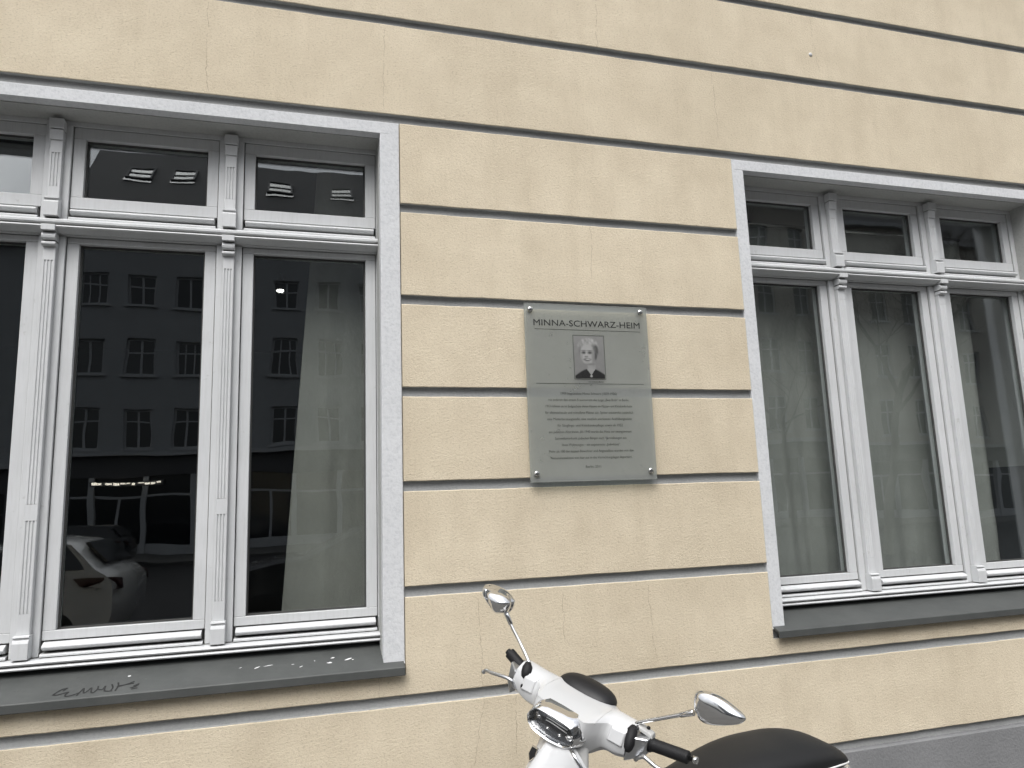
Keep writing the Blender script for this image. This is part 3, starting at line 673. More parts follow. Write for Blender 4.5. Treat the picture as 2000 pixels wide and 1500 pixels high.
# headlight
def hexa(v, top, mid, bot, zt, zm, zb_, n=44):
    P = [(-top, zt), (0, zt+0.002), (top, zt), (mid-0.006, zm+0.014), (mid, zm), (mid-0.006, zm-0.016), (bot, zb_), (0, zb_-0.005), (-bot, zb_), (-mid+0.006, zm-0.016), (-mid, zm), (-mid+0.006, zm+0.014)]
    dense = []
    for i in range(len(P)):
        a = Vector((*P[i], 0)); b = Vector((*P[(i+1) % len(P)], 0))
        for q in range(4): dense.append(a.lerp(b, q/4))
    for _ in range(1): dense = [(dense[i-1]+2*dense[i]+dense[(i+1) % len(dense)])/4 for i in range(len(dense))]
    return [Hp(CU+q.x, v, q.y) for q in dense]
mb = MB(); mb.loft([hexa(.095, .066, .095, .058, -.004, -.058, -.104), hexa(.116, .067, .096, .058, -.006, -.059, -.105), hexa(.148, .061, .085, .053, -.020, -.057, -.090), hexa(.150, .059, .082, .051, -.023, -.057, -.087), hexa(.147, .057, .079, .049, -.026, -.057, -.084), hexa(.120, .055, .077, .047, -.028, -.057, -.082)], caps=False)
hl = mb.build('headlight', M['chrome'], sct, sharp=40)
mb = MB(); mb.loft([hexa(.121, .056, .078, .048, -.027, -.057, -.083), hexa(.100, .040, .055, .035, -.035, -.055, -.075)]); mb.build('reflector', M['dark_in'], hl)
mb = MB(); mb.loft([hexa(.139, .0565, .0785, .0485, -.0265, -.057, -.0835), hexa(.142, .054, .076, .046, -.029, -.057, -.081), hexa(.144, .03, .04, .025, -.042, -.056, -.068)]); mb.build('lens', M['lens'], hl)
mb = MB()
for k_, w0 in enumerate((-.034, -.040, -.047)):
    mb.tube([Hp(CU+x, .134-abs(x-.012)*.08, w0-.0016*k_*abs(x)/.03) for x in (-.028, -.01, .012, .03, .046)], 0.0016, 8)
mb.build('light_bar', M['led'], hl)
for cx, cw, r in ((-.058, -.055, .010), (.052, -.066, .012), (.022, -.072, .007), (.062, -.056, .006), (-.02, -.072, .006), (-.064, -.047, .006)):
    mb = MB(); mb.ball(Hp(CU+cx, .122, cw), (r, .007, r*.7), (U, V, Wv), 10, 6); mb.build('lamp_bowl', M['chrome'], hl)
# instrument cluster
rr = []
for i in range(13):
    th = math.pi/2*i/12; z = math.sin(th); r = math.cos(th)
    rr.append([Hp(-0.060+0.100*max(r, .02)**0.75*math.copysign(abs(math.cos(2*math.pi*k/36))**0.8, math.cos(2*math.pi*k/36)),
                  -0.066+0.050*max(r, .02)**0.8*math.copysign(abs(math.sin(2*math.pi*k/36))**0.8, math.sin(2*math.pi*k/36)) - 0.012*z,
                  -0.006+0.034*z) for k in range(36)])
mb = MB(); mb.loft(rr); mb.build('instrument_cluster', M['black'], sct)
# switch blocks, grips, bar ends
def cbox8(a, b):   # loft between two (v,w) quads at given u
    mb = MB(); mb.add(a+b, [(0, 3, 2, 1), (4, 5, 6, 7), (0, 1, 5, 4), (1, 2, 6, 5), (2, 3, 7, 6), (3, 0, 4, 7)]); return mb
mb = cbox8([Hp(.147, -.04, -.08), Hp(.147, .047, -.082), Hp(.147, .045, -.010), Hp(.147, -.03, .004)], [Hp(.196, -.028, -.046), Hp(.196, .030, -.050), Hp(.196, .026, .000), Hp(.196, -.022, .006)])
mb.build('switch_housing', M['alu'], sct, bevel=0.005, bseg=3)
mb = cbox8([Hp(-.263, -.04, -.08), Hp(-.263, .047, -.086), Hp(-.263, .045, -.012), Hp(-.263, -.03, .004)], [Hp(-.300, -.028, -.045), Hp(-.292, .030, -.060), Hp(-.300, .022, .000), Hp(-.300, -.022, .006)])
mb.build('switch_housing', M['alu'], sct, bevel=0.005, bseg=3)
mb = cbox8([Hp(.158, -.022, .004), Hp(.158, .012, .004), Hp(.150, .010, .016), Hp(.150, -.02, .018)], [Hp(.200, -.018, -.002), Hp(.200, .010, -.002), Hp(.196, .008, .010), Hp(.196, -.016, .012)])
mb.build('switch_panel', M['greyplastic'], sct, bevel=0.003)
mb = MB(); mb.ball(Hp(.176, -.008, .017), (.006, .006, .005), (U, V, Wv), 10, 6); mb.build('switch_button', M['black'], sct)
def grip(p0, p1, name='handle_grip'):
    p0, p1 = Hp(*p0), Hp(*p1); mb = MB(); d = p1-p0; L_ = d.length
    pts, rad = [p0-d*0.03, p0, p0+d*.03, p0+d*.06], [.0215, .0225, .0215, .0185]
    n_ = 26
    for i in range(1, n_+1):
        q = .06+.92*i/n_; pts.append(p0+d*q); rad.append(.0180 if i % 2 else .0176)
    pts.append(p1); rad.append(.0150)
    mb.tube(pts, rad, 20); o = mb.build(name, M['rubber'], sct)
    return o
grip((.196, -.004, -.020), (.306, -.008, -.002)); grip((-.268, -.004, -.013), (-.331, -.008, .009))
mb = MB(); mb.tube([Hp(.306, -.008, -.002), Hp(.316, -.008, 0), Hp(.3165, -.008, 0), Hp(.330, -.008, .003)], [.006, .006, .0095, .0095], 14); mb.build('bar_end', M['steel'], sct)
mb = MB(); mb.tube([Hp(-.331, -.008, .008), Hp(-.340, -.008, .011)], [.012, .010], 14); mb.build('bar_end', M['black'], sct)
def lever(pts, rad, ball):
    P = crom(pts, 24, closed=False); mb = MB(); n_ = len(P)
    mb.tube([Hp(*q) for q in P], [rad[0]+(rad[1]-rad[0])*i/(n_-1) for i in range(n_)], 10)
    if ball: mb.ball(Hp(*P[-1]), (.0068, .0068, .0068), None, 10, 8)
    return mb.build('brake_lever', M['alu'], sct)
lever([(.180, .040, -.060), (.190, .052, -.046), (.206, .056, -.033), (.217, .058, -.034), (.255, .055, -.042), (.300, .045, -.034), (.325, .045, -.030)], (.0065, .0055), True)
lever([(-.248, .045, -.060), (-.258, .052, -.044), (-.271, .055, -.038), (-.300, .056, -.041), (-.340, .052, -.051), (-.366, .048, -.056), (-.376, .046, -.066)], (.0065, .0055), True)
# mirrors
def mirror(stem, boot, outline, bulge, back, nshift):
    root = MB(); root.tube([Hp(*q) for q in crom(stem, 22, closed=False)], 0.0058, 12)
    m_ = root.build('mirror', M['chrome'], sct)
    a, b = Vector(stem[-1]), Vector(stem[-2]); d = (b-a).normalized()
    sl_ = MB(); sl_.tube([Hp(*(a+d*0.0)), Hp(*(a+d*.004)), Hp(*(a+d*.042)), Hp(*(a+d*.045))], [.0085, .0092, .0078, .005], 14); sl_.build('stem_sleeve', M['chrome'], m_)
    bt = MB(); bt.tube([Hp(*q) for q in boot[0]], boot[1], 14); bt.build('rubber_boot', M['rubber'], m_)
    P = crom([(x, 0, y) for x, y in outline], 48); cx = sum((q for q in P), Vector())/len(P)
    rings_ = []
    rings_.append([Hp(*(cx+(q-cx)*.96+Vector((0, -back, 0)))) for q in P])
    rings_.append([Hp(*(cx+(q-cx)*1.0+Vector((0, -back*.6, 0)))) for q in P]); rings_.append([Hp(*(cx+(q-cx)*1.0)) for q in P])
    rings_.append([Hp(*(cx+(q-cx)*.972+Vector((0, .004, 0)))) for q in P])
    for i in range(1, 13):
        th = math.pi/2*i/12; s_ = max(.02, math.cos(th)**0.85)
        rings_.append([Hp(*(cx+(q-cx)*.965*s_+Vector((nshift*math.sin(th), .005+bulge*math.sin(th), 0)))) for q in P])
    sh = MB(); sh.loft(rings_); sh.build('mirror_shell', M['chrome'], m_)
    gl = MB(); gl.loft([[Hp(*(cx+(q-cx)*.93+Vector((0, -back-.0005, 0)))) for q in P], [Hp(*(cx+(q-cx)*.93+Vector((0, -back-.002, 0)))) for q in P]]); gl.build('mirror_glass', M['chrome'], m_)
    return m_
mirror([(.140, .016, -.012), (.139, .004, .001), (.1395, 0, .009), (.145, 0, .018), (.160, 0, .030), (.246, 0, .092), (.290, 0, .1235)],
       ([(.155, .050, -.048), (.154, .049, -.040), (.152, .043, -.027), (.148, .034, -.012), (.143, .022, .000), (.140, .010, .007)], [.007, .0125, .0155, .0155, .015, .009]),
       [(0.279, 0.17), (0.286, 0.183), (0.311, 0.193), (0.349, 0.195), (0.389, 0.187), (0.417, 0.178), (0.422, 0.167), (0.408, 0.15), (0.368, 0.126), (0.333, 0.112), (0.31, 0.113), (0.296, 0.126), (0.285, 0.138)], .016, .012, 0)
mirror([(-.238, .016, .004), (-.246, .006, .020), (-.300, 0, .061), (-.339, 0, .091), (-.380, 0, .128)],
       ([(-.224, .036, -.022), (-.228, .032, -.014), (-.233, .026, -.002), (-.239, .018, .009), (-.245, .009, .018)], [.009, .016, .018, .016, .009]),
       [(-0.485, 0.16), (-0.484, 0.179), (-0.469, 0.187), (-0.443, 0.191), (-0.401, 0.19), (-0.368, 0.177), (-0.36, 0.163), (-0.366, 0.135), (-0.387, 0.12), (-0.41, 0.113), (-0.44, 0.127), (-0.475, 0.148)], .046, .016, .016)
# leg shield
levels = [(0.948, -.150, -.132, .070, 1), (0.93, -.168, -.127, .090, 1), (0.90, -.195, -.114, .109, 1), (0.86, -.228, -.104, .127, 1), (0.80, -.275, -.108, .165, 1), (0.72, -.330, -.130, .215, 1), (0.60, -.400, -.175, .265, 1), (0.48, -.452, -.215, .285, 1), (0.38, -.480, -.245, .270, 1), (0.30, -.488, -.260, .230, 1)]
rings = []
for z, na, ea, hw, _ in levels:
    outer = []
    for i in range(25):
        q = -1+2*i/24; a = ea+(na-ea)*(1-abs(q)**1.7)**0.9 if abs(q) < 1 else ea
        a -= 0.014*max(0, 1-abs(q)/0.24)**0.7
        outer.append((a, q*hw))
    inner = [(a+0.022+0.01*(1-abs(q_)/hw if hw else 0), q_*0.96) for a, q_ in reversed(outer)]
    rings.append([Bp(a, s_, z) for a, s_ in outer+inner])
mb = MB(); mb.loft(rings); shd = mb.build('leg_shield', M['scoot'], sct, sharp=50)
for sg in (-1, 1):
    mb = MB(); mb.tube([Bp(ea+.004, sg*(hw+.001), z) for z, na, ea, hw, _ in levels], .0055, 10); mb.build('shield_trim', M['chrome'], shd)
rings = []
for z, a0, hw, dp in ((0.965, -.072, .058, .05), (0.95, -.074, .064, .052), (0.93, -.078, .074, .05), (0.86, -.09, .095, .05), (0.75, -.12, .16, .05), (0.6, -.16, .22, .05), (0.42, -.21, .24, .045), (0.3, -.225, .21, .04)):
    rings.append([Bp(a0+dp*math.cos(2*math.pi*k/24)*(1 if math.cos(2*math.pi*k/24) < 0 else .6), hw*math.copysign(abs(math.sin(2*math.pi*k/24))**.7, math.sin(2*math.pi*k/24)), z) for k in range(24)])
mb = MB(); mb.loft(rings); mb.build('inner_shield', M['greyplastic'], sct, sharp=60)
rings = [[Hp(CU+.062*s_*math.cos(2*math.pi*k/20), -.005+.062*s_*math.sin(2*math.pi*k/20), w_) for k in range(20)] for s_, w_ in ((.9, -.095), (1.0, -.120), (.98, -.132))]
mb = MB(); mb.loft(rings); mb.build('steering_collar', M['greyplastic'], sct)
# badge and script on the shield
def shield_pt(q, z):
    for (z1, n1, e1, h1, _), (z0, n0, e0, h0, _) in zip(levels[:-1], levels[1:]):
        if z0 <= z <= z1:
            f = (z-z0)/(z1-z0); na, ea, hw = n0+(n1-n0)*f, e0+(e1-e0)*f, h0+(h1-h0)*f; break
    a = ea+(na-ea)*(1-abs(q)**1.7)**0.9 - 0.014*max(0, 1-abs(q)/0.24)**0.7
    return Bp(a, q*hw, z), a, q*hw
p_, a_, s_ = shield_pt(-0.35, 0.905)
mb = MB(); ctr = Bp(a_-.004, s_, .905); n1 = (Bp(-1, 0.25, .55)-Bp(0, 0, 0)).normalized(); up_ = (Bp(-.70, 0, .72)-Bp(-1.0, 0, 0.0)); up_ = (up_-n1*up_.dot(n1)).normalized(); rt = up_.cross(n1)
pts = [(-.013, .020), (.013, .020), (.016, -.006), (0, -.026), (-.016, -.006)]
mb.add([ctr+rt*x+up_*y-n1*.006 for x, y in pts]+[ctr+rt*x+up_*y+n1*.006 for x, y in pts], [(4, 3, 2, 1, 0), (5, 6, 7, 8, 9)]+[(i, (i+1) % 5, 5+(i+1) % 5, 5+i) for i in range(5)])
bg_ = mb.build('front_badge', M['chrome'], shd, bevel=.0015, bseg=1)
pts = [(-.0095, .016), (.0095, .016), (.0115, -.004), (0, -.019), (-.0115, -.004)]
mb = MB(); mb.add([ctr+rt*x+up_*y+n1*.0055 for x, y in pts]+[ctr+rt*x+up_*y+n1*.0072 for x, y in pts], [(4, 3, 2, 1, 0), (5, 6, 7, 8, 9)]+[(i, (i+1) % 5, 5+(i+1) % 5, 5+i) for i in range(5)])
mb.build('badge_enamel', M['black'], shd)
vv, ff = text_mesh('Vespa', 0.075, 0.026, -0.004)
mb = MB(); tv = []
for x, y, z in vv:
    q = 0.52+(x+0.15*y)/0.135; zz = 0.862+y*0.95+x*0.10
    pt, a1, s1 = shield_pt(max(-.95, min(.95, q)), zz)
    pt2, _, _ = shield_pt(max(-.95, min(.95, q+.02)), zz); pt3, _, _ = shield_pt(max(-.95, min(.95, q)), zz+.01)
    nn = (pt2-pt).cross(pt3-pt).normalized()
    if nn.dot(hd) < 0: nn = -nn
    tv.append(pt+nn*(.0032 if z > 0 else .0005))
mb.add(tv, ff); mb.build('script_badge', M['chrome'], shd)
# seat
prof = [(0.235, .660, .690, .060), (0.27, .650, .722, .092), (0.33, .648, .740, .108), (0.40, .650, .754, .118), (0.48, .655, .772, .126), (0.57, .660, .786, .134), (0.66, .664, .792, .138), (0.75, .668, .790, .138), (0.84, .670, .785, .135), (0.92, .672, .771, .128), (0.99, .672, .750, .114), (1.04, .670, .722, .092), (1.075, .668, .688, .060), (1.088, .667, .676, .026)]
pc = crom([(a, b, c_) for a, b, c_, d in prof], 60, closed=False); pw_ = crom([(a, d, 0) for a, b, c_, d in prof], 60, closed=False)
rings = []; side_l, side_r = [], []
for q, w_ in zip(pc, pw_):
    a, zb_, zt_ = q; hw = w_.y; ring_ = []
    for k in range(32):
        t_ = 2*math.pi*k/32; cx_, sz_ = math.cos(t_), math.sin(t_)
        s_ = hw*math.copysign(abs(cx_)**.62, cx_)
        z_ = (zt_+zb_)/2+(zt_-zb_)/2*math.copysign(abs(sz_)**.82, sz_)
        ring_.append(Bp(a, s_, z_))
    rings.append(ring_); side_l.append((a, hw, zb_+(zt_-zb_)*.42))
mb = MB(); mb.loft(rings); seat = mb.build('seat', M['seat'], sct)
loop = [Bp(a+.003*(a > 1.05), hw*1.002, z) for a, hw, z in side_l[4:]]+[Bp(a+.003*(a > 1.05), -hw*1.002, z) for a, hw, z in reversed(side_l[4:])]
mb = MB(); mb.tube(loop, .0032, 8); mb.build('piping', M['piping'], seat)
rings = []
for a, zt_, zb_, hw in ((0.30, .660, .42, .10), (0.40, .665, .34, .15), (0.60, .670, .30, .185), (0.80, .672, .32, .185), (0.98, .668, .40, .150), (1.08, .655, .50, .10), (1.14, .635, .55, .045)):
    rings.append([Bp(a, hw*math.copysign(abs(math.cos(2*math.pi*k/28))**.7, math.cos(2*math.pi*k/28)), (zt_+zb_)/2+(zt_-zb_)/2*math.copysign(abs(math.sin(2*math.pi*k/28))**.7, math.sin(2*math.pi*k/28))) for k in range(28)])
mb = MB(); mb.loft(rings); mb.build('rear_body', M['scoot'], sct)
mb = MB(); mb.loft([[Bp(a, s_, z) for s_, z in ((-.17, .27), (.17, .27), (.19, .31), (.17, .335), (-.17, .335), (-.19, .31))] for a in (-.25, -.1, .15, .36)], smooth=False); mb.build('footboard', M['greyplastic'], sct, bevel=.006)
mb = MB(); mb.ball(Bp(1.135, 0, .585), (.03, .05, .03), (-hd, ls, Vector((0, 0, 1)))); mb.build('tail_light', M['red'], sct)
def wheel(a, r, tw, steer=None):
    ax = V if steer else hd
    c_ = Bp(a, 0, r); sd_ = (U if steer else ls); sd_ = (sd_-ax*sd_.dot(ax)).normalized(); up3 = sd_.cross(ax).normalized()
    mb = MB(); prof_ = [(r*.62, -tw*.5), (r*.80, -tw*.62), (r*.95, -tw*.45), (r, 0), (r*.95, tw*.45), (r*.80, tw*.62), (r*.62, tw*.5)]
    mb.loft([[c_+(ax*math.cos(2*math.pi*k/36)+up3*math.sin(2*math.pi*k/36))*pr_+sd_*y for k in range(36)] for pr_, y in prof_]); w_ = mb.build('wheel', M['tyre'], sct)
    mb = MB(); mb.loft([[c_+(ax*math.cos(2*math.pi*k/36)+up3*math.sin(2*math.pi*k/36))*pr_+sd_*y for k in range(36)] for pr_, y in ((r*.63, -tw*.52), (r*.5, -tw*.3), (r*.15, -tw*.55), (r*.15, tw*.55), (r*.5, tw*.3), (r*.63, tw*.52))]); mb.build('rim', M['alu'], w_)
wheel(-.36, .225, .115, True); wheel(.86, .225, .125)
rings = []
for i in range(15):
    th = R(20+140*i/14); c_ = Bp(-.36, 0, .225)
    ra = V*-math.cos(th)+Vector((0, 0, 1))*math.sin(th); hw = .085*(math.sin(math.pi*(i+.6)/15.2)**.5)
    rings.append([c_+ra*(.262+.02*math.sqrt(max(0, 1-(s_*s_))))+U*hw*s_*1.0 for s_ in (-1, -.75, -.4, 0, .4, .75, 1)]+[c_+ra*(.252+.018*math.sqrt(max(0, 1-(s_*s_))))+U*hw*s_*.95 for s_ in (1, .75, .4, 0, -.4, -.75, -1)])
mb = MB(); mb.loft(rings); mb.build('front_mudguard', M['scoot'], sct)
mb = MB(); mb.tube([Bp(-.36, .07, .225), Bp(-.30, .07, .40), Bp(-.2, .02, .62)], .022, 12); mb.build('fork', M['alu'], sct)
mb = MB(); mb.tube([Bp(.30, .10, .28), Bp(.34, .22, .06), Bp(.36, .26, -.02)], .011, 10); mb.build('side_stand', M['steel'], sct)

# ================================================================== ACROSS THE STREET
def copy_tree(o, parent=None):
    c_ = o.copy(); COL.objects.link(c_)
    if parent: c_.parent = parent
    for ch in list(o.children): copy_tree(ch, c_)
    return c_
def far_house(name, x0, x1, yf, storeys, eave, pitch_x, ridge, wallm, label, style, z_sp, first=None, sky_l=()):
    """facade faces +Y at y=yf; storeys: list of (sill z, head z)"""
    t = thing(name, ((x0+x1)/2, yf, 0), label, 'building', 'houses across the street')
    cols = []; x = first if first is not None else x0+1.4
    while x < x1-1.0: cols.append(x); x += pitch_x
    hwid = 0.58
    mb = MB(); zlast = z_sp; yb = yf-0.35
    for a, b in storeys:
        mb.box(x0, x1, yb, yf, zlast, a)
        ed = [x0]+[e for cx in cols for e in (cx-hwid, cx+hwid)]+[x1]
        for k in range(0, len(ed), 2): mb.box(ed[k], ed[k+1], yb, yf, a, b)
        zlast = b
    mb.box(x0, x1, yb, yf, zlast, eave)
    mb.box(x0, x1, yf-11, yb-0.6, 0, eave)          # body behind
    mb.build('wall', wallm, t)
    mb = MB(); mb.box(x0, x1, yf, yf+0.28, z_sp-0.02, z_sp+0.16); mb.box(x0, x1, yf, yf+0.35, eave-0.05, eave+0.2); mb.build('cornice', M['far_trim'], t)
    mb = MB(); run = (ridge-eave)
    mb.add([(x0, yf+0.3, eave+0.15), (x1, yf+0.3, eave+0.15), (x1, yf-run+0.3, ridge+0.15), (x0, yf-run+0.3, ridge+0.15), (x0, yf-11, eave+0.15), (x1, yf-11, eave+0.15)],
           [(0, 1, 2, 3), (3, 2, 5, 4), (0, 3, 4), (1, 5, 2), (0, 4, 5, 1)])
    rf = mb.build('roof', M['tile'], t)
    for k in range(1, 16):      # tile courses as low steps up the slope
        pass
    def on_roof(x, s, lift): return Vector((x, yf+0.3-s*0.7071+lift*0.7071, eave+0.15+s*0.7071+lift*0.7071))
    for cx, s0 in sky_l:
        w_ = 0.62; h_ = 1.5; mb = MB()
        def rbox(mb, xa, xb, sa, sb, la, lb): mb.add([on_roof(x, s, l) for l in (la, lb) for x, s in ((xa, sa), (xb, sa), (xb, sb), (xa, sb))], [(0, 3, 2, 1), (4, 5, 6, 7), (0, 1, 5, 4), (1, 2, 6, 5), (2, 3, 7, 6), (3, 0, 4, 7)])
        rbox(mb, cx-w_, cx-w_+.09, s0, s0+h_, -.02, .12); rbox(mb, cx+w_-.09, cx+w_, s0, s0+h_, -.02, .12); rbox(mb, cx-w_, cx+w_, s0+h_-.09, s0+h_, -.02, .118); rbox(mb, cx-w_, cx+w_, s0, s0+.09, -.02, .118); rbox(mb, cx-w_, cx+w_, s0+.66, s0+.74, -.02, .10)
        sk = mb.build('skylight', M['far_shop'], rf)
        mb = MB(); rbox(mb, cx-w_-.02, cx+w_+.02, s0-.35, s0-.02, .01, .05); rbox(mb, cx-w_+.09, cx+w_-.09, s0+.09, s0+h_-.09, .02, .06)
        mb.build('skylight_glass', M['skyglass'], rf)
    protos = []
    def win_proto(kind, hgt):
        f = MB(); y = yf-0.20; w_ = hwid-0.001; z0, z1 = 0.001, hgt-0.001; b_ = 0.085
        f.box(-w_, -w_+b_, y, y+.07, z0, z1); f.box(w_-b_, w_, y, y+.07, z0, z1); f.box(-w_+b_, w_-b_, y, y+.07, z1-b_, z1); f.box(-w_+b_, w_-b_, y, y+.07, z0, z0+b_)
        if kind in (0, 2): f.box(-w_+b_, w_-b_, y, y+.068, hgt*.64, hgt*.64+.07)
        if kind in (0, 1): f.box(-.045, .045, y, y+.072, z0+b_, z1-b_)
        if kind == 3: f.box(-.24, -.18, y, y+.072, z0+b_, z1-b_); f.box(.18, .24, y, y+.072, z0+b_, z1-b_); f.box(-w_+b_, w_-b_, y, y+.068, hgt*.64, hgt*.64+.07)
        f.box(-w_-.12, w_+.12, yf-.02, yf+.10, -.10, -.001)
        fo = f.build('far_window', M['far_trim']); g_ = MB(); g_.box(-w_+b_, w_-b_, y+.015, y+.03, z0+b_, z1-b_)
        c2 = g_.build('pane', M['far_glass'])
        cu_ = MB(); side = random.choice((-1, 1)); cu_.box(min(side*(w_-b_), side*.22), max(side*(w_-b_), side*.22), y-.08, y-.05, z0+b_, z1-b_)
        return fo, c2
    cache = {}
    for a, b in storeys:
        for cx in cols:
            kd = random.choice(style); key = (kd, round(b-a, 3))
            if key not in cache:
                fo, c2 = win_proto(*key); cache[key] = (fo, c2); f_, p_ = fo, c2
            else:
                f_ = cache[key][0].copy(); p_ = cache[key][1].copy(); COL.objects.link(f_); COL.objects.link(p_)
            f_.parent = t; f_.location = Vector((cx, 0, a))-worldloc(t); p_.parent = f_; p_.location = (0, 0, 0)
    # ground floor: dark shopfront with pale posts
    mb = MB(); mb.box(x0, x1, yf-.40, yf-.02, 3.35, z_sp-.02); mb.build('shop_fascia', M['far_shop'], t)
    mb = MB(); x = x0
    posts = []
    while x < x1: posts.append(x); x += 2.05
    for k, x in enumerate(posts):
        mb.box(x, x+.22, yf-.35, yf-.01, 0, 3.35)
        if k+1 < len(posts): mb.box(x+.22, posts[k+1], yf-.30, yf-.22, 2.45, 2.56); mb.box(x+.22, posts[k+1], yf-.30, yf-.12, 0, .45)
        if k % 3 == 1: mb.box(x+1.0, x+1.12, yf-.30, yf-.22, .45, 2.45)
    mb.build('shop_frame', M['far_shop'] if style[0] else M['far_trim'], t)
    mb = MB(); mb.box(x0, x1, yf-.28, yf-.26, .45, 3.35); mb.build('shop_glass', M['far_glass'], t)
    return t
Y0 = -32.0
ST = [(4.62, 6.42), (7.86, 9.48), (11.0, 12.5)]
far_house('far_apartment_house', -10.9, 17.0, Y0, ST, 14.5, 2.02, 21.5, M['far_grey'], 'grey apartment house with dark shopfront, roof windows and four storeys across the street', [0, 0, 2, 3, 1], 4.30, first=-9.12, sky_l=[(-8.35, 5.9), (-6.2, 5.9), (-1.25, 5.9), (2.1, 5.9), (6.4, 5.9)])
far_house('far_apartment_house', -46.0, -11.0, Y0-.02, [(5.0, 6.9), (8.6, 10.5), (11.9, 13.4)], 14.2, 2.4, 16.5, M['far_grey'], 'lower grey apartment house across the street, seen in the glass at far left', [1, 0], 4.4)
far_house('far_apartment_house', 17.1, 56.0, Y0+.03, [(4.9, 6.9), (8.3, 10.3), (11.7, 13.6), (15.0, 16.8)], 18.4, 2.5, 23.0, M['far_warm'], 'beige five-storey apartment house across the street, reflected in the curtained window', [0, 3, 0], 4.3)
# lit lamps in the shop, reflected as a bright ragged line
sl_t = thing('shop_lamp_row', (-7.4, Y0+.1, 3.05), 'row of small warm lit lamps in the shopfront across the street', 'lamp')
mb = MB()
for k in range(11):
    x = -8.7+k*.25; mb.box(x, x+random.uniform(.10, .22), Y0+.02, Y0+.08, 3.06+random.uniform(-.05, .05), 3.10+random.uniform(-.01, .05))
mb.build('lamp_tube', M['lampwarm'], sl_t)
mb = MB(); mb.box(-8.8, -5.9, Y0-.01, Y0+.018, 2.98, 3.16); mb.build('lamp_rail', M['far_shop'], sl_t)

# ------------------------------------------------------------------ bare street trees
def tree(x, y, h, seed, label):
    rng = random.Random(seed); t = thing('street_tree', (x, y, 0), label, 'tree', 'bare street trees')
    tr = MB(); cr_ = MB()
    def branch(p, d, L_, r, depth):
        pts = [p.copy()]; rad = [r]; q = p.copy(); dd = d.copy(); n_ = 4
        for i in range(n_):
            dd = (dd+Vector((rng.uniform(-.22, .22), rng.uniform(-.22, .22), rng.uniform(-.08, .18)))).normalized()
            q = q+dd*(L_/n_); pts.append(q.copy()); rad.append(r*(1-.6*(i+1)/n_))
        (tr if depth == 0 else cr_).tube(pts, rad, 8 if depth < 2 else (5 if depth < 3 else 3), caps=False)
        if depth >= 5: return
        k_ = (5, 5, 4, 4, 3)[depth]
        for j in range(k_):
            f = rng.uniform(.45, 1.0) if depth else rng.uniform(.75, 1.0); i = min(int(f*n_), n_-1); b_ = pts[i].lerp(pts[i+1], f*n_-i)
            side = Vector((rng.uniform(-1, 1), rng.uniform(-1, 1), rng.uniform(-.1, .75))).normalized()
            branch(b_, (dd*.55+side*.75).normalized(), L_*rng.uniform(.5, .72), max(.006, rad[i]*.55), depth+1)
    branch(Vector((x, y, -.1)), Vector((0, 0, 1)), h*.42, .17, 0)
    tr.build('trunk', M['bark'], t); cr_.build('crown', M['bark'], t); return t
tree(9.3, -13.2, 12.5, 3, 'bare street tree reflected in the middle pane of the curtained window')
tree(15.5, -13.6, 12.0, 5, 'bare street tree further right along the kerb, reflected in the third pane')
tree(20.5, -24.0, 13.0, 9, 'bare street tree on the far pavement before the beige house')
tree(5.6, -24.4, 10.0, 11, 'bare street tree on the far pavement before the grey house')
tree(-17.0, -13.0, 11.0, 13, 'bare street tree far off to the left along the kerb')

# ------------------------------------------------------------------ parked car seen in the glass
car = thing('parked_car', (-4.4, -7.95, -0.12), 'white parked car with dark windows at the kerb, reflected in the left window', 'car')
cx0 = -2.2; zr = -0.12; yn, yfar = -7.08, -8.85
side = [(0, .55), (.02, .95), (.10, 1.05), (.22, 1.12), (.55, 1.46), (.95, 1.53), (1.7, 1.55), (2.35, 1.45), (3.05, 1.08), (3.5, 1.02), (4.15, .88), (4.38, .70), (4.42, .45), (4.3, .26), (.25, .26), (.05, .38)]
def car_ring(inset, scz):
    return [Vector((cx0-a, 0, zr+.26+(z-.26)*1.0)) for a, z in side]
rings = []
for f, wid in ((0, .70), (.06, .82), (.14, .87), (.5, .885), (.86, .87), (.94, .82), (1, .70)):
    yy = yn+(yfar-yn)*f; rr_ = []
    k_ = min(f, 1-f)
    for a, z in side:
        top = max(0, (z-1.0)/.55); lim = .20*top
        mid_a = 2.2; ins = max(0, .14-k_)/.14
        rr_.append(Vector((cx0-(a+(mid_a-a)*.045*ins), yy + (lim if f < .5 else -lim)*-1*(1 if abs(f-.5) > .1 else 0), zr+z-(z-.26)*.03*ins)))
    rings.append(rr_)
mb = MB(); mb.loft(rings, smooth=True); mb.build('body', M['carpaint'], car, sharp=40)
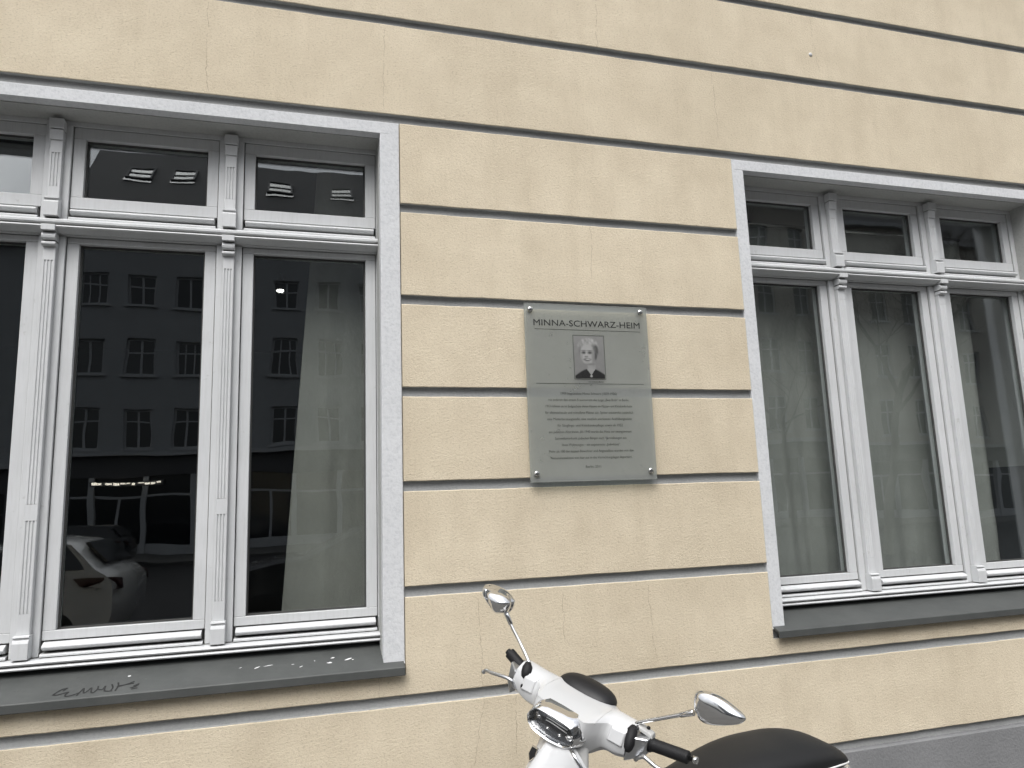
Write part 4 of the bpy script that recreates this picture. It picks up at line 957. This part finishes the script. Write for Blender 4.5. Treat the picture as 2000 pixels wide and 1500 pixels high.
for sgn, ys in ((1, yn-.10), (-1, yfar+.10)):
    for q in ([(.42, 1.10), (.68, 1.42), (1.05, 1.47), (1.12, 1.10)], [(1.18, 1.10), (1.12, 1.47), (1.85, 1.48), (1.95, 1.10)], [(2.02, 1.10), (1.93, 1.48), (2.3, 1.40), (2.85, 1.08)]):
        mb = MB(); P = [(cx0-a, ys+sgn*(.03-.20*max(0, (z-1.0)/.55)+.07), zr+z) for a, z in q]
        mb.add(P+[(x, y-sgn*.03, z) for x, y, z in P], [(0, 1, 2, 3), (7, 6, 5, 4)]+[(i, (i+1) % 4, 4+(i+1) % 4, 4+i) for i in range(4)]); mb.build('side_window', M['carglass'], car)
    for a in (.80, 3.55):
        mb = MB(); c_ = Vector((cx0-a, yn-.11 if sgn > 0 else yfar+.11, zr+.33))
        ring_ = lambda r, y: [c_+Vector((r*math.cos(2*math.pi*k/28), y*sgn, r*math.sin(2*math.pi*k/28))) for k in range(28)]
        mb.loft([ring_(.20, .125), ring_(.30, .13), ring_(.33, .09), ring_(.33, -.09), ring_(.30, -.11)]); w_ = mb.build('wheel', M['tyre'], car)
        mb = MB(); mb.loft([ring_(.205, .124), ring_(.19, .10), ring_(.05, .128)]); mb.build('rim', M['alu'], w_)
    mb = MB(); y = yn-.015 if sgn > 0 else yfar+.015
    P = [(cx0-.03, y-sgn*.12, zr+.98), (cx0-.10, y-sgn*.01, zr+1.00), (cx0-.55, y+sgn*.012, zr+1.0), (cx0-.45, y+sgn*.012, zr+.90), (cx0-.08, y-sgn*.01, zr+.86), (cx0-.01, y-sgn*.12, zr+.87)]
    mb.add(P+[(x, yy-sgn*.04, z) for x, yy, z in P], [tuple(range(6)), tuple(reversed(range(6, 12)))]+[(i, (i+1) % 6, 6+(i+1) % 6, 6+i) for i in range(6)]); mb.build('tail_light', M['red'], car)
mb = MB(); mb.add([(cx0-.24, yn-.22, zr+1.15), (cx0-.24, yfar+.22, zr+1.15), (cx0-.50, yfar+.30, zr+1.43), (cx0-.50, yn-.30, zr+1.43), (cx0-.21, yn-.22, zr+1.17), (cx0-.21, yfar+.22, zr+1.17), (cx0-.47, yfar+.30, zr+1.45), (cx0-.47, yn-.30, zr+1.45)],
                  [(0, 1, 2, 3), (7, 6, 5, 4), (0, 4, 5, 1), (1, 5, 6, 2), (2, 6, 7, 3), (3, 7, 4, 0)]); mb.build('rear_window', M['carglass'], car)

# a dark car parked behind it, and two more along the far kerb
M['darkpaint'] = plain('dark_car_lacquer', (0.02, 0.021, 0.024), 0.22, 0, 0.01, coat=0.6)
car['group'] = 'parked cars'
for dx, dy, lab in ((5.25, 0.0, 'dark parked car at the near kerb behind the white car'), (-3.2, -15.85, 'dark parked car by the far kerb before the grey house'), (12.5, -15.9, 'dark parked car by the far kerb further right')):
    c2 = copy_tree(car); c2.location = car.location+Vector((dx, dy, 0)); c2['label'] = lab
    for ch in c2.children:
        if ch.name.startswith('body'):
            ch.data = ch.data.copy(); ch.data.materials[0] = M['darkpaint']
